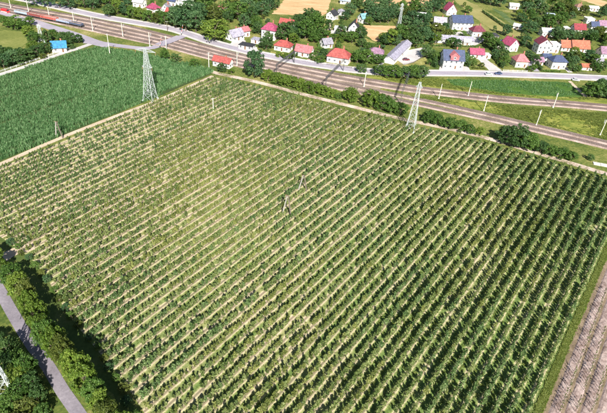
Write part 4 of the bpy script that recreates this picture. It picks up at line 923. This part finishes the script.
hedge((461, 56), (469, 68), 1.4, 2.4, 'd', 'dark hedge between the navy and pink roofed house and the bungalow')
hedge((492, 57), (503, 69), 1.4, 2.6, 'd', 'dark hedge right of the white driveway')
hedge((529, 57), (541, 71), 1.4, 2.4, 'd', 'dark hedge right of the cream house with pink roof')
hedge((565, 57), (575, 72.5), 1.4, 2.4, 'd', 'dark hedge right of the navy hip roofed house')
hedge((591, 57), (600, 73.5), 1.4, 2.4, 'g', 'green hedge left of the purple roofed house')
hedge((472, 68.5), (486, 69.5), 1.0, 1.1, 'o', 'low clipped hedge along the road below the bungalow')
hedge((541, 71.5), (560, 72.3), 1.0, 1.2, 'g', 'low clipped hedge along the road below the navy hip roof')
hedge((318, 45), (323, 60), 1.2, 2.0, 'g', 'green hedge right of the pink gable house')
hedge((293, 45), (297, 57), 1.2, 2.0, 'd', 'dark hedge left of the pink gable house')
hedge((366, 46), (388, 44), 1.2, 1.8, 'g', 'green hedge behind the dusky purple hip roof')
hedge((330, 36), (362, 37), 1.2, 1.6, 'b', 'yellow green hedge below the black roofed gable house')
hedge((432, 46.5), (478, 47.5), 1.2, 1.5, 'g', 'long green hedge below the long lilac roof')
hedge((482, 12), (512, 33), 1.2, 2.0, 'd', 'dark hedge along the right side of the olive pasture')
# ------------------------------------------------------------------ orchard
def orchard_tree(seed):
    rng = np.random.default_rng(900 + seed); C = []; N = []; h = rng.uniform(2.25, 2.75)
    for i in range(13):
        z = .7 + (h - .75) * i / 12; R = (.72 if i < 4 else .72 - (i - 4) * .062) * rng.uniform(.6, 1.2); a = rng.uniform(0, 6.28); p = np.array([math.cos(a) * R * .55, math.sin(a) * R * .55, z])
        n = 13; q = rng.normal(size=(n, 3)); q /= np.linalg.norm(q, axis=1)[:, None]; C.append(p + q * R * .52 * np.array([1, 1, .7])); N.append(q + np.array([0, 0, .3]))
    V = rand_quads(np.concatenate(C), .36, np.concatenate(N), rng=rng)
    tb = MB(); tb.tube([(0, 0, -.02), (rng.normal() * .03, rng.normal() * .03, .8), (rng.normal() * .06, rng.normal() * .06, h - .3)], [.055, .045, .015], 5)
    for i in range(4): z = rng.uniform(.7, 1.7); a = rng.uniform(0, 6.28); tb.tube([(0, 0, z), (math.cos(a) * .7, math.sin(a) * .7, z + .35)], [.025, .008], 4)
    return V, tb
OT = [orchard_tree(i) for i in range(8)]
OM = [M_ORCH, M_ORCH, M_ORCH, M_ORCH, M_ORCH2, M_ORCH2, M_ORCH3, M_ORCH3]
OCROWN = [quads_mesh('apple_crown', V, [m_]) for (V, _), m_ in zip(OT, OM)]; OTRUNK = [tb.mesh('apple_trunk', M_BARK) for _, tb in OT]
def joined(V, tb, lm):
    b = len(tb.v); v = list(tb.v) + [tuple(p) for q in V for p in q]; f = list(tb.f) + [tuple(b + 4 * i + j for j in range(4)) for i in range(len(V))]
    me = bpy.data.meshes.new('apple_tree'); me.from_pydata(v, [], f); me.materials.append(M_BARK); me.materials.append(lm)
    me.polygons.foreach_set('material_index', [0] * len(tb.f) + [1] * len(V)); me.update(); return me
OJ = [joined(V, tb, m_) for (V, tb), m_ in zip(OT, OM)]
ph = RNG.uniform(0, 6.28, 6)
def patch(u, v):     # vigour of the planting from place to place
    return math.sin(u * .045 + ph[0]) + math.sin(v * .031 + ph[1]) + .7 * math.sin(u * .11 + v * .07 + ph[2]) + .6 * math.sin(u * .19 - v * .05 + ph[3])
pts = []
for k in KS:
    u = k * SP; vr = vrange(u); v = vr[0] + 1.4; rowv = RNG.normal() * .06; rowt = RNG.normal() * .55
    while v < vr[1] - 1.0:
        q = RP(u + RNG.normal() * .12, v); g = patch(u, v)
        left = np.clip((-u - 30) / 50, 0, 1)
        if RNG.random() > .035 + .10 * left * (g < -.6) + .05 * (g < -1.2):
            s = (1.0 + .06 * g + rowv - .20 * left) * RNG.choice([RNG.uniform(.82, 1.16), RNG.uniform(.55, .9)], p=[.85, .15]); w_ = rowt + .75 * math.sin(v * .06 + u * .04) + .6 * math.sin(u * .07 + 2) + RNG.normal() * .55; pts.append((q[0], q[1], s, RNG.integers(4, 6) if w_ > .85 else RNG.integers(6, 8) if w_ < -.75 else RNG.integers(0, 4)))
        v += 1.2 + RNG.normal() * .13
pts = np.array(pts)
pr = np.array([PX((p[0], p[1], 1.5)) for p in pts])
vis = (pr[:, 0] > 4) & (pr[:, 0] < 603) & (pr[:, 1] > 4) & (pr[:, 1] < 408)
order = np.argsort(np.where(vis, pr[:, 2], 1e9))[:300]; near = np.zeros(len(pts), bool); near[order] = True
for p in pts[near]:
    i = int(p[3]); o = link('apple_tree', None, None, (p[0], p[1], .02), RNG.uniform(0, 6.28), p[2])
    tag(o, 'small leafy fruit tree in the orchard rows along the bottom edge', 'fruit tree', 'nearest orchard trees'); link('trunk', OTRUNK[i], o); link('crown', OCROWN[i], o)
far = pts[~near]; nfar = len(far)
scatter('orchard_trees', np.c_[far[:, :2], np.full(nfar, .02)], RNG.uniform(0, 6.28, nfar), far[:, 2], far[:, 3].astype(int), OJ, 'thousands of small fruit trees in long rows filling the orchard', 'orchard')
print('orchard trees', len(pts))

# saplings on the bare beds
def sapling(seed):
    rng = np.random.default_rng(40 + seed); m = MB(); m.tube([(0, 0, -.02), (.02, 0, .8), (rng.normal() * .08, rng.normal() * .08, 1.7)], [.05, .04, .02], 5)
    for i in range(4): a = rng.uniform(0, 6.28); z = rng.uniform(.7, 1.4); m.tube([(.02, 0, z), (math.cos(a) * .35, math.sin(a) * .35, z + .4)], [.02, .008], 4)
    C = rng.normal(size=(14, 3)) * np.array([.2, .2, .3]) + np.array([0, 0, 1.25]); V = rand_quads(C, .2, rng=rng); b = len(m.v)
    v = m.v + [tuple(p) for q in V for p in q]; f = m.f + [tuple(b + 4 * i + j for j in range(4)) for i in range(len(V))]
    me = bpy.data.meshes.new('sapling'); me.from_pydata(v, [], f); me.materials.append(M_WOOD); me.materials.append(LEAF['o']); me.polygons.foreach_set('material_index', [0] * len(m.f) + [1] * len(V)); me.update(); return me
SAP = [sapling(i) for i in range(4)]; ns = 0
for k, c in enumerate(beds[:6]):
    for s in np.arange(-10, 110, 1.15):
        q = c + ED * (s + RNG.normal() * .1) + EN * (.75 + RNG.normal() * .1); x, y, _ = PX((*q, 1.0))
        if x < 606 and 185 < y < 412 and RNG.random() > .1 and ns < 290:
            ns += 1; tag(link('sapling', SAP[ns % 4], None, (*q, .22), RNG.uniform(0, 6.28), RNG.uniform(1.0, 1.5)), 'thin young sapling planted on the lilac grey beds', 'sapling', 'saplings on the bare beds')

# ------------------------------------------------------------------ maize and grass
def blades(seed, n, h, sp, w, mat, name, lean=.35):
    rng = np.random.default_rng(seed); V = np.zeros((n * 2, 4, 3))
    for i in range(n):
        b = np.array([rng.normal() * sp, rng.normal() * sp, 0]); a = rng.uniform(0, 6.28); d = np.array([math.cos(a), math.sin(a), 0]); s = np.array([-d[1], d[0], 0]) * w * rng.uniform(.6, 1.2); hh = h * rng.uniform(.6, 1.1); l = lean * rng.uniform(.4, 1.4) * hh
        m_ = b + d * l * .35 + np.array([0, 0, hh * .65]); t_ = b + d * l + np.array([0, 0, hh * rng.uniform(.75, 1.0)])
        V[2 * i] = [b - s * .6, b + s * .6, m_ + s, m_ - s]; V[2 * i + 1] = [m_ - s, m_ + s, t_ + s * .2, t_ - s * .2]
    return quads_mesh(name, V, [mat])
cpoly = np.array(CORN)[:, :2]; cmin, cmax = cpoly.min(0), cpoly.max(0); P = []
ca = rad(58); cd = np.array([math.cos(ca), math.sin(ca)]); cn_ = np.array([-cd[1], cd[0]]); cc_ = (cmin + cmax) / 2
for ri_, r_ in enumerate(np.arange(-140, 140, 1.5)):
    if ri_ % 16 == 15: continue
    for s in np.arange(-170, 170, .66):
        q = cc_ + cn_ * (r_ + RNG.normal() * .09) + cd * (s + RNG.normal() * .2)
        if math.sin(q[0] * .06 + 1) + math.sin(q[1] * .05 + q[0] * .03) < -1.55 and RNG.random() < .35: continue
        if cmin[0] < q[0] < cmax[0] and cmin[1] < q[1] < cmax[1]:
            x, y, _ = PX((*q, 0))
            if x > -25 and inside(q, cpoly): P.append(q)
P = np.array(P); n = len(P)
scatter('maize_crop', np.c_[P, np.full(n, .03)], RNG.uniform(0, 6.28, n), RNG.uniform(.7, 1.2, n) * (1 + .1 * np.sin(P[:, 0] * .05) + .08 * np.sin(P[:, 1] * .08)), RNG.integers(0, 5, n), [blades(60 + i, 15, 1.55, .22, .085, M_CORN, 'maize_clump') for i in range(5)], 'dense deep green maize crop filling the upper left field', 'maize')
pw = np.array(GP([(447, 79.6), (500, 80.6), (560, 82.6), (570, 84), (582, 96), (560, 96.2), (500, 92.4), (453, 84.7)]))[:, :2]; lo, hi = pw.min(0), pw.max(0); P = []
for a_ in np.arange(lo[0], hi[0], .9):
    for b_ in np.arange(lo[1], hi[1], 1.5):
        q = np.array([a_ + RNG.normal() * .2, b_ + .16 * (a_ - lo[0]) % 1.5 + RNG.normal() * .12])
        if inside(q, pw) and math.sin(q[0] * .2) + math.sin(q[1] * .3 + q[0] * .11) > -1.3 + RNG.normal() * .3: P.append(q)
P = np.array(P); n = len(P)
scatter('crop_plants', np.c_[P, np.full(n, .02)], RNG.uniform(0, 6.28, n), RNG.uniform(.35, .65, n), RNG.integers(0, 5, n), [blades(160 + i, 14, 1.75, .3, .1, M_CORN, 'crop_clump') for i in range(5)], 'rows of green crop plants between the village road and the railway', 'crop')
GR = [blades(80 + i, 12, .34, .16, .05, M_GRASS, 'grass_tuft', .7) for i in range(4)]
P = []
for k in KS:                       # mown grass in the nearer lanes
    u = (k + .5) * SP; vr = vrange(u)
    if not vr: continue
    for v in np.arange(vr[0], vr[1], .5):
        q = RP(u + RNG.normal() * .42, v + RNG.normal() * .2); x, y, z = PX((*q, 0))
        if -5 < x < 612 and y < 420 and RNG.random() < (.66 if z < 215 else .42) + .24 * math.sin(q[0] * .21 + q[1] * .13): P.append(q)
sv = np.array(strip)[:, :2]
for i in range(7000):
    f = RNG.random(); a = int(f * 4); w = f * 4 - a; l = sv[a] * (1 - w) + sv[a + 1] * w; r_ = sv[9 - a] * (1 - w) + sv[8 - a] * w; g = RNG.uniform(.06, .94); P.append(l * (1 - g) + r_ * g)
for pxp, npt in (([(395, 96), (430, 97), (500, 105), (560, 110), (607, 114), (620, 115), (620, 143), (540, 124), (490, 112.5), (440, 102)], 5200), ([(372, 76), (430, 78), (446, 79), (452, 85), (500, 93), (560, 97), (585, 97), (610, 100), (560, 99.3), (500, 94.6), (440, 87.5), (400, 82.5)], 1500)):
    pw = np.array(GP(pxp))[:, :2]; lo, hi = pw.min(0), pw.max(0); k = 0
    while k < npt:
        q = RNG.uniform(lo, hi)
        if inside(q, pw) and math.sin(q[0] * .13) + math.sin(q[1] * .17 + q[0] * .05) + RNG.normal() * .8 > -.2: P.append(q); k += 1
P = np.array(P); n = len(P); big_ = np.where(P[:, 1] > 195, 1.5, 1.15)
scatter('grass', np.c_[P, np.full(n, .03)], RNG.uniform(0, 6.28, n), RNG.uniform(.6, 1.3, n) * big_, RNG.integers(0, 4, n), GR, 'short tufted grass in the orchard lanes and on the green strip', 'grass')
print('grass', n)
